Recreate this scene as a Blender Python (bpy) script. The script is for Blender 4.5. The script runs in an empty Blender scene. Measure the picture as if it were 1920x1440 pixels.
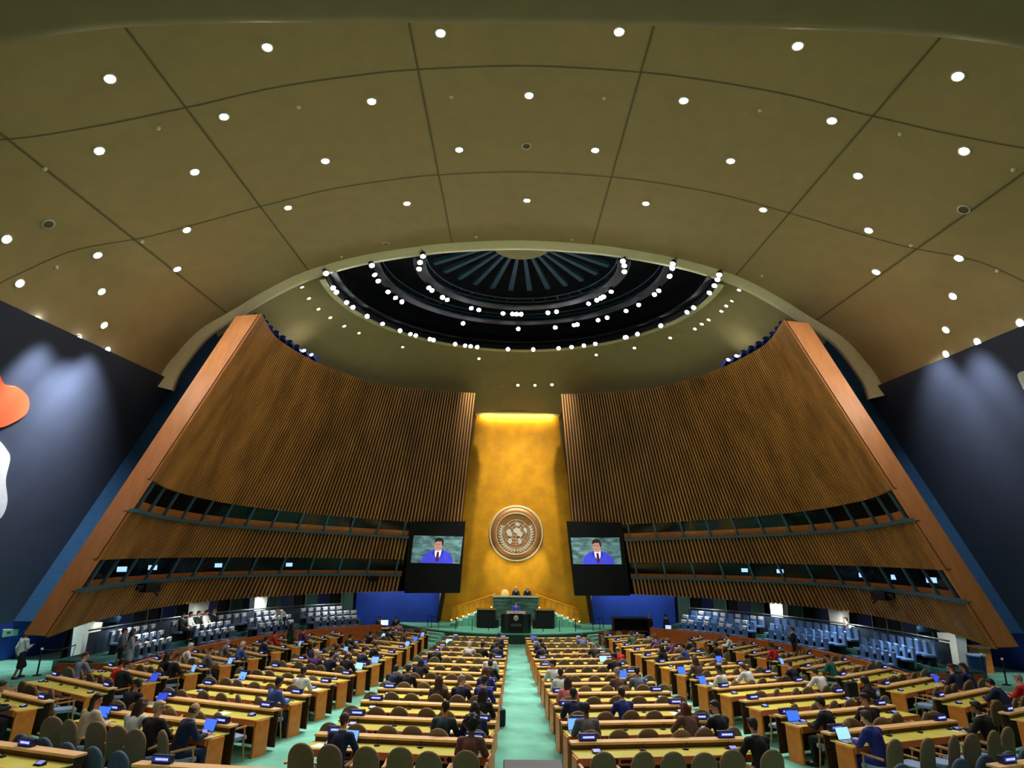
import bpy, bmesh, math, random
from mathutils import Vector, Matrix, Euler
random.seed(7)
SC = bpy.context.scene
COL = SC.collection
R = math.radians
PI = math.pi

# ------------------------------------------------------------------ camera
F_PX, PITCH, ROLL = 1090.0, R(14.82), R(0.7)
CAM = Vector((-0.45, 0.0, 6.6))
cd = bpy.data.cameras.new('camera')
cam = bpy.data.objects.new('camera', cd)
COL.objects.link(cam)
cd.sensor_width = 36.0
cd.lens = F_PX / 1920.0 * 36.0
cd.clip_end = 400
cam.location = CAM
cam.rotation_euler = (Matrix.Rotation(PI/2 + PITCH, 3, 'X') @ Matrix.Rotation(ROLL, 3, 'Z')).to_euler()
SC.camera = cam


def ray(x, y):
    """direction of a photo pixel, in world axes (y component = distance ahead)"""
    u, v = x - 960.0, y - 720.0
    c, s = math.cos(ROLL), math.sin(ROLL)
    u, v = u*c + v*s, -u*s + v*c
    return Vector((u, F_PX*math.cos(PITCH) + v*math.sin(PITCH), F_PX*math.sin(PITCH) - v*math.cos(PITCH)))


def at_y(x, y, Y):
    d = ray(x, y)
    return CAM + d*(Y/d.y)


def at_z(x, y, Z):
    d = ray(x, y)
    return CAM + d*((Z - CAM.z)/d.z)


SLOPE = -0.0746


def floor_z(Y):
    return max(0.0, 2.95 + SLOPE*Y) if Y < 39.5 else 0.0


def on_floor(x, y, h=0.0):
    """the point h above the sloping floor that the pixel looks at"""
    d = ray(x, y)
    t = (2.95 + h - CAM.z)/(d.z - SLOPE*d.y)
    return CAM + d*t


TILT = Matrix.Rotation(math.atan(SLOPE), 4, 'X')


def floor_matrix(X, Y, rz, dz=0.0):
    return Matrix.Translation((X, Y, floor_z(Y) + dz)) @ TILT @ Matrix.Rotation(rz, 4, 'Z')


# ------------------------------------------------------------------ materials
MATS = {}


def lin(c):
    return tuple(((v/255.0)/12.92 if v/255.0 <= 0.04045 else ((v/255.0 + 0.055)/1.055)**2.4) for v in c) + (1.0,)


def mat(name, rgb, rough=0.6, metal=0.0, var=0.12, scale=6.0, emit=None, strength=0.0, spec=0.5, bump=0.0, stretch=None, coat=0.0):
    if name in MATS:
        return MATS[name]
    m = bpy.data.materials.new(name)
    m.use_nodes = True
    nt = m.node_tree
    b = nt.nodes['Principled BSDF']
    b.inputs['Roughness'].default_value = rough
    b.inputs['Metallic'].default_value = metal
    b.inputs['Specular IOR Level'].default_value = spec
    b.inputs['Coat Weight'].default_value = coat
    c = lin(rgb)
    tc = nt.nodes.new('ShaderNodeTexCoord')
    mp = nt.nodes.new('ShaderNodeMapping')
    if stretch:
        mp.inputs['Scale'].default_value = stretch
    nz = nt.nodes.new('ShaderNodeTexNoise')
    nz.inputs['Scale'].default_value = scale
    nz.inputs['Detail'].default_value = 4
    rp = nt.nodes.new('ShaderNodeValToRGB')
    rp.color_ramp.elements[0].position = 0.3
    rp.color_ramp.elements[1].position = 0.7
    rp.color_ramp.elements[0].color = tuple(max(0, v*(1 - var)) for v in c[:3]) + (1,)
    rp.color_ramp.elements[1].color = tuple(min(1, v*(1 + var)) for v in c[:3]) + (1,)
    nt.links.new(tc.outputs['Object'], mp.inputs['Vector'])
    nt.links.new(mp.outputs['Vector'], nz.inputs['Vector'])
    nt.links.new(nz.outputs['Fac'], rp.inputs['Fac'])
    nt.links.new(rp.outputs['Color'], b.inputs['Base Color'])
    if bump:
        bp = nt.nodes.new('ShaderNodeBump')
        bp.inputs['Strength'].default_value = bump
        nt.links.new(nz.outputs['Fac'], bp.inputs['Height'])
        nt.links.new(bp.outputs['Normal'], b.inputs['Normal'])
    if emit:
        b.inputs['Emission Color'].default_value = lin(emit)
        b.inputs['Emission Strength'].default_value = strength
    MATS[name] = m
    return m


def glass_mat(name, rgb, alpha=0.25):
    if name in MATS:
        return MATS[name]
    m = bpy.data.materials.new(name)
    m.use_nodes = True
    nt = m.node_tree
    nt.nodes.clear()
    out = nt.nodes.new('ShaderNodeOutputMaterial')
    mx = nt.nodes.new('ShaderNodeMixShader')
    tr = nt.nodes.new('ShaderNodeBsdfTransparent')
    tr.inputs['Color'].default_value = lin(rgb)
    gl = nt.nodes.new('ShaderNodeBsdfGlossy')
    gl.inputs['Roughness'].default_value = 0.05
    gl.inputs['Color'].default_value = (0.8, 0.85, 0.9, 1)
    mx.inputs['Fac'].default_value = alpha
    nt.links.new(tr.outputs[0], mx.inputs[1])
    nt.links.new(gl.outputs[0], mx.inputs[2])
    nt.links.new(mx.outputs[0], out.inputs['Surface'])
    MATS[name] = m
    return m


# ------------------------------------------------------------------ mesh builder
class MB:
    def __init__(self):
        self.v, self.f, self.mi = [], [], []
        self.cur = 0

    def add(self, verts, faces):
        o = len(self.v)
        self.v.extend([tuple(p) for p in verts])
        for f in faces:
            self.f.append(tuple(o + i for i in f))
            self.mi.append(self.cur)
        return self

    def hexa(self, p):
        """p: four bottom points then the four above them"""
        return self.add(p, [(0, 3, 2, 1), (4, 5, 6, 7), (0, 1, 5, 4), (1, 2, 6, 5), (2, 3, 7, 6), (3, 0, 4, 7)])

    def box(self, x0, x1, y0, y1, z0, z1):
        return self.hexa([(x0, y0, z0), (x1, y0, z0), (x1, y1, z0), (x0, y1, z0), (x0, y0, z1), (x1, y0, z1), (x1, y1, z1), (x0, y1, z1)])

    def bbox(self, x0, x1, y0, y1, z0, z1, b):
        """box with bevelled edges (chamfer b)"""
        bm = bmesh.new()
        bmesh.ops.create_cube(bm, size=1.0)
        for v in bm.verts:
            v.co = Vector((x0 + (v.co.x + .5)*(x1 - x0), y0 + (v.co.y + .5)*(y1 - y0), z0 + (v.co.z + .5)*(z1 - z0)))
        bmesh.ops.bevel(bm, geom=list(bm.edges), offset=b, segments=2, affect='EDGES', profile=0.5)
        bm.verts.index_update()
        self.add([v.co[:] for v in bm.verts], [[v.index for v in f.verts] for f in bm.faces])
        bm.free()
        return self

    def quad(self, a, b, c, d):
        return self.add([a, b, c, d], [(0, 1, 2, 3)])

    def prism(self, poly, axis_fn, d0, d1):
        """poly: 2-D outline, axis_fn(a, b, d) gives the 3-D point"""
        n = len(poly)
        vs = [axis_fn(a, b, d0) for a, b in poly] + [axis_fn(a, b, d1) for a, b in poly]
        fs = [tuple(range(n))[::-1], tuple(range(n, 2*n))] + [(i, (i + 1) % n, n + (i + 1) % n, n + i) for i in range(n)]
        return self.add(vs, fs)

    def tube(self, pts, rad, n=8, cap=True):
        pts = [Vector(p) for p in pts]
        if not hasattr(rad, '__len__'):
            rad = [rad]*len(pts)
        rings = []
        for i, p in enumerate(pts):
            t = (pts[min(i + 1, len(pts) - 1)] - pts[max(i - 1, 0)]).normalized()
            a = t.cross(Vector((0, 0, 1)))
            if a.length < 1e-3:
                a = Vector((1, 0, 0))
            a.normalize()
            b = t.cross(a)
            rings.append([p + (a*math.cos(2*PI*k/n) + b*math.sin(2*PI*k/n))*rad[i] for k in range(n)])
        vs = [q for r_ in rings for q in r_]
        fs = []
        for i in range(len(pts) - 1):
            for k in range(n):
                fs.append((i*n + k, i*n + (k + 1) % n, (i + 1)*n + (k + 1) % n, (i + 1)*n + k))
        if cap:
            fs.append(tuple(range(n))[::-1])
            fs.append(tuple((len(pts) - 1)*n + k for k in range(n)))
        return self.add(vs, fs)

    def lathe(self, prof, c=(0, 0, 0), n=24, M=None):
        """prof: (radius, height) pairs turned about local z at c"""
        vs, fs = [], []
        for r_, z in prof:
            for k in range(n):
                p = Vector((r_*math.cos(2*PI*k/n), r_*math.sin(2*PI*k/n), z))
                if M is not None:
                    p = M @ p
                vs.append(tuple(p + Vector(c)))
        for i in range(len(prof) - 1):
            for k in range(n):
                fs.append((i*n + k, i*n + (k + 1) % n, (i + 1)*n + (k + 1) % n, (i + 1)*n + k))
        return self.add(vs, fs)

    def disc(self, c, r_, n=20, M=None, z=0.0):
        vs = []
        for k in range(n):
            p = Vector((r_*math.cos(2*PI*k/n), r_*math.sin(2*PI*k/n), z))
            vs.append(tuple((M @ p if M is not None else p) + Vector(c)))
        return self.add(vs, [tuple(range(n))])

    def grid(self, rows):
        """rows of points -> quads"""
        n = len(rows[0])
        vs = [p for r_ in rows for p in r_]
        fs = []
        for i in range(len(rows) - 1):
            for k in range(n - 1):
                fs.append((i*n + k, i*n + k + 1, (i + 1)*n + k + 1, (i + 1)*n + k))
        return self.add(vs, fs)

    def mesh(self, name, mats, smooth=False):
        me = bpy.data.meshes.new(name)
        me.from_pydata(self.v, [], self.f)
        for m in (mats if isinstance(mats, (list, tuple)) else [mats]):
            me.materials.append(m)
        me.polygons.foreach_set('material_index', self.mi)
        if smooth:
            me.polygons.foreach_set('use_smooth', [True]*len(me.polygons))
        me.update()
        return me

    def build(self, name, mats, parent=None, smooth=False):
        return link(name, self.mesh(name, mats, smooth), parent)


def link(name, data, parent=None):
    o = bpy.data.objects.new(name, data)
    COL.objects.link(o)
    if parent is not None:
        o.parent = parent
    return o


LABELS = {}


def tag(o, label, cat, group=None, kind=None):
    o['label'] = label
    o['category'] = cat
    if group:
        o['group'] = group
    if kind:
        o['kind'] = kind
    LABELS.setdefault(label, []).append(o)
    return o


def empty(name, M=None):
    o = bpy.data.objects.new(name, None)
    o.empty_display_size = 0.2
    COL.objects.link(o)
    if M is not None:
        o.matrix_world = M
    return o


def copy_tree(o, parent=None):
    c = o.copy()
    COL.objects.link(c)
    if parent is not None:
        c.parent = parent
    for ch in list(o.children):
        copy_tree(ch, c)
    return c


ORD = ['', 'first', 'second', 'third', 'fourth', 'fifth', 'sixth', 'seventh', 'eighth', 'ninth', 'tenth', 'eleventh', 'twelfth',
       'thirteenth', 'fourteenth', 'fifteenth', 'sixteenth', 'seventeenth', 'eighteenth', 'nineteenth', 'twentieth']


def ordw(n):
    if n <= 20:
        return ORD[n]
    tens = ['', '', 'twenty', 'thirty', 'forty', 'fifty'][n//10]
    return tens + '-' + ORD[n % 10] if n % 10 else tens[:-1] + 'ieth'


def structure(o, label, cat):
    return tag(o, label, cat, kind='structure')


# ------------------------------------------------------------------ colours
M_carpet = mat('carpet', (116, 182, 160), 0.9, var=0.2, scale=1.2, spec=0.1)
M_stagecarpet = mat('stage_carpet', (104, 176, 148), 0.9, var=0.12, scale=2, spec=0.1)
M_ceil = mat('ceiling_plaster', (166, 146, 100), 0.85, var=0.05, scale=1.5, spec=0.2)
M_ceilgroove = mat('ceiling_joint', (104, 96, 62), 0.9, var=0.05)
M_arch = mat('arch_edge_paint', (226, 218, 172), 0.7, var=0.04)
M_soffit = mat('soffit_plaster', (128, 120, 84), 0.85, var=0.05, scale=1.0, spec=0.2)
M_dome = mat('dome_plaster', (168, 156, 110), 0.85, var=0.05, scale=1.2, spec=0.2)
M_dark = mat('dark_steel', (26, 28, 34), 0.5, 0.3, spec=0.4)
M_black = mat('black_matt', (10, 10, 12), 0.6, spec=0.3)
M_darkdome = mat('dark_dome_paint', (20, 24, 34), 0.8, spec=0.2)
M_rib = mat('blue_dome_rib', (46, 88, 116), 0.7)
M_slat = mat('timber_slat', (172, 120, 56), 0.5, var=0.32, scale=0.9, stretch=(1, 1, 0.3))
M_slatback = mat('slat_backing', (40, 22, 10), 0.8, var=0.2)
M_fin = mat('fin_veneer', (192, 124, 68), 0.55, var=0.12, scale=2.0, stretch=(2, 2, 0.3))
M_blue = mat('blue_wall_paint', (14, 58, 158), 0.75, var=0.25, scale=0.7)
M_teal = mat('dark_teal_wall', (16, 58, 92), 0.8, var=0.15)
M_navy = mat('mural_wall_paint', (48, 56, 76), 0.8, var=0.08, scale=0.8)
M_mullion = mat('mullion_paint', (62, 98, 110), 0.45, 0.2)
M_glassdark = glass_mat('booth_glass', (225, 235, 235), 0.035)
M_boothin = mat('booth_interior', (22, 22, 24), 0.9)
M_boothdesk = mat('booth_desk_wood', (226, 124, 48), 0.5, var=0.2)
M_gold = mat('gold_leaf', (226, 160, 28), 0.42, 0.35, var=0.16, scale=1.1, spec=0.6)
M_white = mat('white_paint', (236, 242, 232), 0.6, var=0.04)
M_wood = mat('desk_wood', (228, 128, 46), 0.42, var=0.18, scale=3, stretch=(0.4, 2, 2))
M_shelf = mat('desk_shelf_wood', (246, 196, 138), 0.36, var=0.12, scale=3, stretch=(0.4, 2, 2))
M_top = mat('desk_leather_top', (222, 212, 96), 0.30, var=0.12, scale=1.5)
M_darkwood = mat('dark_desk_wood', (92, 46, 22), 0.5, var=0.2)
M_tan = mat('chair_fabric', (134, 114, 82), 0.85, var=0.1, scale=20)
M_seat = mat('seat_cushion', (136, 160, 196), 0.8, var=0.08)
M_chairwood = mat('chair_wood', (204, 146, 82), 0.45, var=0.15)
M_bluefab = mat('blue_seat_fabric', (84, 124, 176), 0.8, var=0.12, scale=12)
M_bluedark = mat('steel_blue_fabric', (70, 92, 118), 0.8, var=0.1, scale=12)
M_cover = mat('headrest_cover', (226, 230, 234), 0.8, var=0.04)
M_marble = mat('green_marble', (70, 98, 90), 0.25, var=0.65, scale=2.6, stretch=(0.5, 1, 3))
M_blackmarble = mat('black_marble', (20, 20, 22), 0.25, var=0.4, scale=2)
M_bronze = mat('emblem_bronze', (176, 124, 74), 0.4, 0.4, var=0.1)
M_silver = mat('emblem_silver', (236, 230, 214), 0.35, 0.2, var=0.05)
M_lens = mat('lamp_lens', (255, 255, 255), 0.4, emit=(255, 250, 240), strength=380.0)
M_lens2 = mat('spot_lens', (255, 255, 255), 0.4, emit=(248, 250, 255), strength=110.0)
M_lens3 = mat('dome_lamp_lens', (255, 255, 255), 0.4, emit=(255, 248, 232), strength=70.0)
M_trimring = mat('lamp_trim', (200, 196, 170), 0.4)
# ------------------------------------------------------------------ the shell of the hall
def catmull(P, n):
    P = [Vector(p) for p in P]
    P = [2*P[0] - P[1]] + P + [2*P[-1] - P[-2]]
    out = []
    for i in range(1, len(P) - 2):
        a, b, c, d = P[i-1:i+3]
        for k in range(20):
            t = k/20
            out.append(.5*((2*b) + (-a + c)*t + (2*a - 5*b + 4*c - d)*t*t + (-a + 3*b - 3*c + d)*t**3))
    out.append(P[-2])
    L = [0]
    for i in range(1, len(out)):
        L.append(L[-1] + (out[i] - out[i-1]).length)
    res, j = [], 0
    for k in range(n):
        s = L[-1]*k/(n - 1)
        while j < len(L) - 2 and L[j+1] < s:
            j += 1
        w = (s - L[j])/max(1e-9, L[j+1] - L[j])
        res.append(out[j].lerp(out[j+1], w))
    return res


BOT = [(16.95, 22.5), (18.0, 26), (18.3, 29.5), (18.1, 32.5), (17.1, 35.2), (15.6, 37.2), (13.3, 39.3), (10.5, 40.9), (7.6, 41.8), (4.2, 42.3)]
TOP = [(12.1, 25.25), (12.65, 28.0), (12.6, 30.), (12.05, 32.8), (11.2, 35), (10.0, 37), (8.5, 38.4), (6.3, 39.3), (4.6, 39.8), (3.0, 40.05)]
NB = 401
CB, CT = catmull(BOT, NB), catmull(TOP, NB)
ZB, ZT = 3.0, 16.5


def wallpt(u, t, side, off=0.0):
    """point on the leaning timber wall; off moves it outwards (away from the hall)"""
    k = min(NB - 1, max(0, u*(NB - 1)))
    i = min(NB - 2, int(k))
    w = k - i
    b, tp = CB[i].lerp(CB[i+1], w), CT[i].lerp(CT[i+1], w)
    tg = (CB[i+1] - CB[i]).normalized()
    nrm = Vector((tg.y, -tg.x))          # the curve runs from the right fin to the middle: this normal points outwards
    q = b.lerp(tp, t) + nrm*off
    return Vector((side*q.x, q.y, ZB + (ZT - ZB)*t))


W1T = lambda u: .425 - .095*u
W1B = lambda u: .33 - .08*u
W2T = lambda u: .197 - .045*u
W2B = lambda u: .112 - .04*u
U_SCREEN = 0.865


# floor: sloping carpet down to the stage
m = MB()
rows = []
for Y in [-6, 0, 8, 16, 24, 32, 39.5, 45, 52]:
    rows.append([(X, Y, max(0.0, 2.95 + SLOPE*Y)) for X in (-27, -12, 0, 12, 27)])
m.grid(rows)
structure(m.build('floor', M_carpet), 'green carpeted floor sloping down to the stage', 'floor')

# vaulted ceiling over the rear of the hall
VP = [(0, 21.8), (3.7, 21.6), (5.9, 21.3), (8.2, 20.85), (10.1, 20.3), (11.7, 19.65), (13.3, 18.7), (14.7, 17.7), (16.3, 16.55), (17.3, 15.2), (17.75, 14.4), (17.95, 13.6)]
_vc = catmull([(-a, b) for a, b in VP[::-1]] + VP[1:], 121)


def vault_z(X):
    X = max(-17.94, min(17.94, X))
    for i in range(120):
        if _vc[i].x <= X <= _vc[i+1].x:
            return _vc[i].y + (_vc[i+1].y - _vc[i].y)*(X - _vc[i].x)/max(1e-6, _vc[i+1].x - _vc[i].x)
    return 13.6


m = MB()
m.grid([[(p.x, Y, p.y) for p in _vc] for Y in (12.0, 14, 16, 18, 20, 22, 24, 26, 28.0)])
m.grid([[(p.x*1.02, Y, p.y + 0.5) for p in _vc] for Y in (12.0, 28.0)])
structure(m.build('ceiling', M_ceil, smooth=True), 'olive plaster vaulted ceiling dotted with round downlights', 'ceiling')

# pale edge of the vault facing the stage
m = MB()
sec = []
for k, p in enumerate(_vc):
    q = _vc[min(k + 1, 120)] - _vc[max(k - 1, 0)]
    nrm = Vector((q.y, -q.x)).normalized()
    if nrm.y > 0:
        nrm = -nrm
    th = 0.30 + 0.35*max(0, (abs(p.x) - 15.5)/2.4)
    sec.append((p, p + nrm*th))
m.grid([[(a.x, 27.75, a.y) for a, b in sec], [(b.x, 27.9, b.y) for a, b in sec], [(b.x, 28.25, b.y) for a, b in sec], [(a.x, 28.35, a.y + .4) for a, b in sec]])
structure(m.build('trim_1', M_arch, smooth=True), 'pale curved edge strip of the vaulted ceiling above the dome', 'ceiling trim')

# joints between the ceiling panels
m = MB()


def bow(X):
    return -0.065*max(0, abs(X) - 10)**2


for Yc in (16.0, 21.8):
    for k in range(len(_vc) - 1):
        a, b = _vc[k], _vc[k+1]
        ya, yb = Yc + bow(a.x), Yc + bow(b.x)
        m.quad((a.x, ya - .02, a.y - .012), (a.x, ya + .03, a.y - .012), (b.x, yb + .03, b.y - .012), (b.x, yb - .03, b.y - .012))
for X in (-15.0, -11.1, -3.7, 3.7, 11.1, 15.0):
    z0, z1 = vault_z(X - .03), vault_z(X + .03)
    m.quad((X - .03, 12.2, z0 - .012), (X + .03, 12.2, z1 - .012), (X + .03, 27.7, z1 - .012), (X - .03, 27.7, z0 - .012))
structure(m.build('trim_2', M_ceilgroove), 'thin dark joints between the vaulted ceiling panels', 'ceiling trim')

# lower, nearer ceiling whose edge crosses the top of the view
m = MB()
near = [(p.x*1.0, p.y - 0.55) for p in _vc]
ye = lambda x: 14.0 - 2.0*(x/13.0)**2
m.grid([[(x, -4 + (ye(x) + 3.6)*q, z) for x, z in near] for q in (0, .3, .6, .8, .95, 1.0)] + [[(x, ye(x) - .12, z + 0.05) for x, z in near], [(x, ye(x), z + 0.2) for x, z in near], [(x, ye(x), z + 0.7) for x, z in near]])
structure(m.build('ceiling_near', M_soffit, smooth=True), 'smooth lower ceiling across the very top of the view', 'ceiling')

# inclined side walls with the murals
for s, nm in ((-1, 'left'), (1, 'right')):
    m = MB()
    xw = lambda z: s*(17.9 + .5*(13.6 - z))
    m.quad((xw(14.1), -4, 14.1), (xw(14.1), 29.0, 14.1), (xw(2.55), 29.0, 2.55), (xw(2.55), -4, 2.55))
    structure(m.build('wall_' + nm, M_navy), 'dark navy leaning %s side wall carrying a mural' % nm, 'wall')
    m = MB()
    m.quad((xw(2.55), -4, 2.55), (xw(2.55), 29.0, 2.55), (xw(-.2), 29.0, -.2), (xw(-.2), -4, -.2))
    m.quad((xw(3.2), 29.0, 3.2), (xw(3.2), 40.0, 3.2), (xw(-.2), 40.0, -.2), (xw(-.2), 29.0, -.2))
    structure(m.build('wall_%s_lower' % nm, M_blue), 'blue lower part of the %s side wall' % nm, 'wall')
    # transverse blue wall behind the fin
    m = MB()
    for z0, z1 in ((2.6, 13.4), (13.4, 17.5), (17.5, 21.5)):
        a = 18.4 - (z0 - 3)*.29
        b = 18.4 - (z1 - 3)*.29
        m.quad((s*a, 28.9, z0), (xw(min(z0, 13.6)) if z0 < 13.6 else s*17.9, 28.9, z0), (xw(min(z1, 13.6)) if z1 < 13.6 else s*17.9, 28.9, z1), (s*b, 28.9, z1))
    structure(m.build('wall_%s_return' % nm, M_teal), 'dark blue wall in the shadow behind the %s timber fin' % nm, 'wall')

# timber slat walls, in three bands each side, and their booth windows
for s, nm in ((-1, 'left'), (1, 'right')):
    bands = [('upper', W1T, lambda u: 1.0, 1.0), ('middle', W2T, W1B, U_SCREEN), ('lower', lambda u: 0.0, W2B, U_SCREEN)]
    for bn, lo, hi, umax in bands:
        m = MB()
        m.cur = 0
        n = 90
        # backing
        m.grid([[wallpt(umax*k/n, lo(umax*k/n), s, .1) for k in range(n + 1)], [wallpt(umax*k/n, hi(umax*k/n), s, .1) for k in range(n + 1)]])
        m.grid([[wallpt(umax*k/n, lo(umax*k/n), s, .1) for k in range(n + 1)], [wallpt(umax*max(.03, k/n), lo(umax*k/n), s, .9) for k in range(n + 1)]])
        m.grid([[wallpt(umax*k/n, hi(umax*k/n), s, .1) for k in range(n + 1)], [wallpt(umax*max(.03, k/n), hi(umax*k/n), s, .9) for k in range(n + 1)]])
        m.cur = 1
        N = int(112*umax)
        for k in range(N):
            u0, u1 = (k + .25)*umax/N, (k + .70)*umax/N
            l0, l1, h0, h1 = lo(u0), lo(u1), hi(u0), hi(u1)
            e = .004
            m.hexa([wallpt(u0, l0 - e, s, .1), wallpt(u1, l1 - e, s, .1), wallpt(u1, l1 - e, s, -.02), wallpt(u0, l0 - e, s, -.02),
                    wallpt(u0, h0, s, .1), wallpt(u1, h1, s, .1), wallpt(u1, h1, s, -.02), wallpt(u0, h0, s, -.02)])
        structure(m.build('wall_%s_slat_%s' % (nm, bn), [M_slatback, M_slat]), '%s band of vertical timber slats on the %s wall' % (bn, nm), 'wall')
    # end fin of the timber wall
    m = MB()
    ib, ob = Vector((s*16.95, 22.5, 3.0)), Vector((s*18.05, 22.75, 3.0))
    it, ot = Vector((s*12.1, 25.25, 16.5)), Vector((s*13.45, 25.6, 16.5))
    back = Vector((s*.35, 2.0, 0))
    ibk, itk = wallpt(.012, 0, s, .05), wallpt(.012, 1, s, .05)
    m.hexa([ib, ob, ob + back, ibk, it, ot, ot + back, itk])
    structure(m.build('trim_%d' % (3 if s < 0 else 4), M_fin), 'broad leaning veneer fin ending the %s timber wall' % nm, 'wall end')
    # outer skin of the timber wall (seen as a shadow side)
    m = MB()
    n = 60
    uu = [.035 + .965*k/n for k in range(n + 1)]
    m.grid([[wallpt(u, q, s, 1.0) for u in uu] for q in (0, .5, 1)])
    m.grid([[wallpt(u, 0, s, 1.0) for u in uu], [wallpt(u, 0, s, .1) for u in uu]])
    m.grid([[wallpt(u, 1, s, 1.0) for u in uu], [wallpt(u, 1, s, .1) for u in uu]])
    structure(m.build('wall_%s_outer' % nm, M_boothin), 'dark outer skin behind the %s timber wall' % nm, 'wall')
    # booth windows
    for wi, (lo, hi, nmul) in enumerate(((W1B, W1T, 13), (W2B, W2T, 13))):
        idx = (1 if s < 0 else 3) + wi
        which = 'upper' if wi == 0 else 'lower'
        root = empty('window_%d' % idx)
        structure(root, '%s row of interpreter booth windows in the %s timber wall' % (which, nm), 'window')
        n = 80
        us = [U_SCREEN*k/n for k in range(n + 1)]
        m = MB()
        m.grid([[wallpt(u, lo(u), s, .1) for u in us], [wallpt(u, hi(u), s, .1) for u in us]])
        m.build('pane', M_glassdark, root)
        m = MB()
        for u0, u1 in zip(us[:-1], us[1:]):
            m.hexa([wallpt(u0, lo(u0) - .004, s, .1), wallpt(u1, lo(u1) - .004, s, .1), wallpt(u1, lo(u1) - .004, s, -.22), wallpt(u0, lo(u0) - .004, s, -.22),
                    wallpt(u0, lo(u0) + .006, s, .1), wallpt(u1, lo(u1) + .006, s, .1), wallpt(u1, lo(u1) + .006, s, -.22), wallpt(u0, lo(u0) + .006, s, -.22)])
        m.build('sill', M_mullion, root)
        m = MB()
        for u0, u1 in zip(us[3:-1], us[4:]):
            hh = .034 if wi == 0 else .02
            m.hexa([wallpt(u0, lo(u0), s, .55), wallpt(u1, lo(u1), s, .55), wallpt(u1, lo(u1), s, .14), wallpt(u0, lo(u0), s, .14),
                    wallpt(u0, lo(u0) + hh, s, .55), wallpt(u1, lo(u1) + hh, s, .55), wallpt(u1, lo(u1) + hh, s, .14), wallpt(u0, lo(u0) + hh, s, .14)])
        m.build('booth_desk', M_boothdesk, root)
        for k in range(nmul):
            u = .03 + (U_SCREEN - .045)*k/(nmul - 1)
            du = .0022
            m = MB()
            m.hexa([wallpt(u - du, lo(u), s, .13), wallpt(u + du, lo(u), s, .13), wallpt(u + du, lo(u), s, .02), wallpt(u - du, lo(u), s, .02),
                    wallpt(u - du, hi(u), s, .13), wallpt(u + du, hi(u), s, .13), wallpt(u + du, hi(u), s, .02), wallpt(u - du, hi(u), s, .02)])
            m.build('mullion', M_mullion, root)
        m = MB()
        m.grid([[wallpt(max(.04, u), lo(u) - .02, s, .95) for u in us], [wallpt(max(.04, u), hi(u) + .02, s, .95) for u in us]])
        for k in range(6):
            u = .05 + .8*k/6
            m.quad(wallpt(u, lo(u), s, .93), wallpt(u, lo(u), s, .3), wallpt(u, hi(u), s, .3), wallpt(u, hi(u), s, .93))
        m.build('booth_wall', M_boothin, root)

# small lit monitors inside the lower booths
M_mon = mat('monitor_glow', (150, 180, 255), 0.4, emit=(150, 180, 255), strength=2.2)
k = 0
for s, nm, us_ in ((-1, 'left', (.18, .27, .44, .6)), (1, 'right', (.14, .24, .33, .52, .6))):
    for j, u in enumerate(us_):
        p = wallpt(u, W2B(u) + .045, s, .6)
        m = MB()
        m.bbox(-.22, .22, -.03, .03, -.14, .14, .01)
        o = m.build('monitor', M_black)
        m = MB()
        m.quad((-.19, -.034, -.11), (.19, -.034, -.11), (.19, -.034, .11), (-.19, -.034, .11))
        m.build('screen', M_mon, o)
        o.location = p
        o.rotation_euler.z = math.atan2(-p.x, p.y)*.8 + .0
        tag(o, 'small glowing monitor in the lower %s booth row, %s from the fin' % (nm, ordw(j + 1)), 'monitor', 'monitors inside the interpreter booths')

# dome over the stage end
DC = Vector((0, 29.3))
RO_, ZO = 10.4, 19.7


def dome_z(X, Y):
    r_ = math.hypot(X, Y - DC.y)
    d = r_ - RO_
    z = ZO - .30*d - .085*d*d
    w = max(0, min(1, (Y - 28.0)/3.5))
    w = w*w*(3 - 2*w)
    return z*w + (vault_z(X) - .05)*(1 - w) if abs(X) < 17 else z


m = MB()
rows = []
for k in range(9):
    r_ = RO_ + (15.9 - RO_)*k/8
    row = []
    a0 = math.asin(max(-1, min(1, (28.05 - DC.y)/r_)))
    for j in range(97):
        a = a0 + (PI - 2*a0)*j/96
        X, Y = r_*math.cos(a), DC.y + r_*math.sin(a)
        row.append((X, Y, dome_z(X, Y)))
    rows.append(row)
m.grid(rows)
structure(m.build('ceiling_dome', M_dome, smooth=True), 'olive dome ceiling around the dark lighting opening', 'ceiling')

# drum and dark upper dome: the part in front of the vault's edge
def half_arc(r_, n=72):
    a0 = math.asin(max(-1, min(1, (28.15 - DC.y)/max(r_, 1.2)))) if r_ > 1.2 else -PI/2
    return [a0 + (PI - 2*a0)*k/n for k in range(n + 1)]


def half_lathe(m, prof, c=None):
    cx, cy, cz = c or (DC.x, DC.y, 0)
    m.grid([[(cx + r_*math.cos(a), cy + r_*math.sin(a), cz + z) for a in half_arc(r_)] for r_, z in prof])


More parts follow.
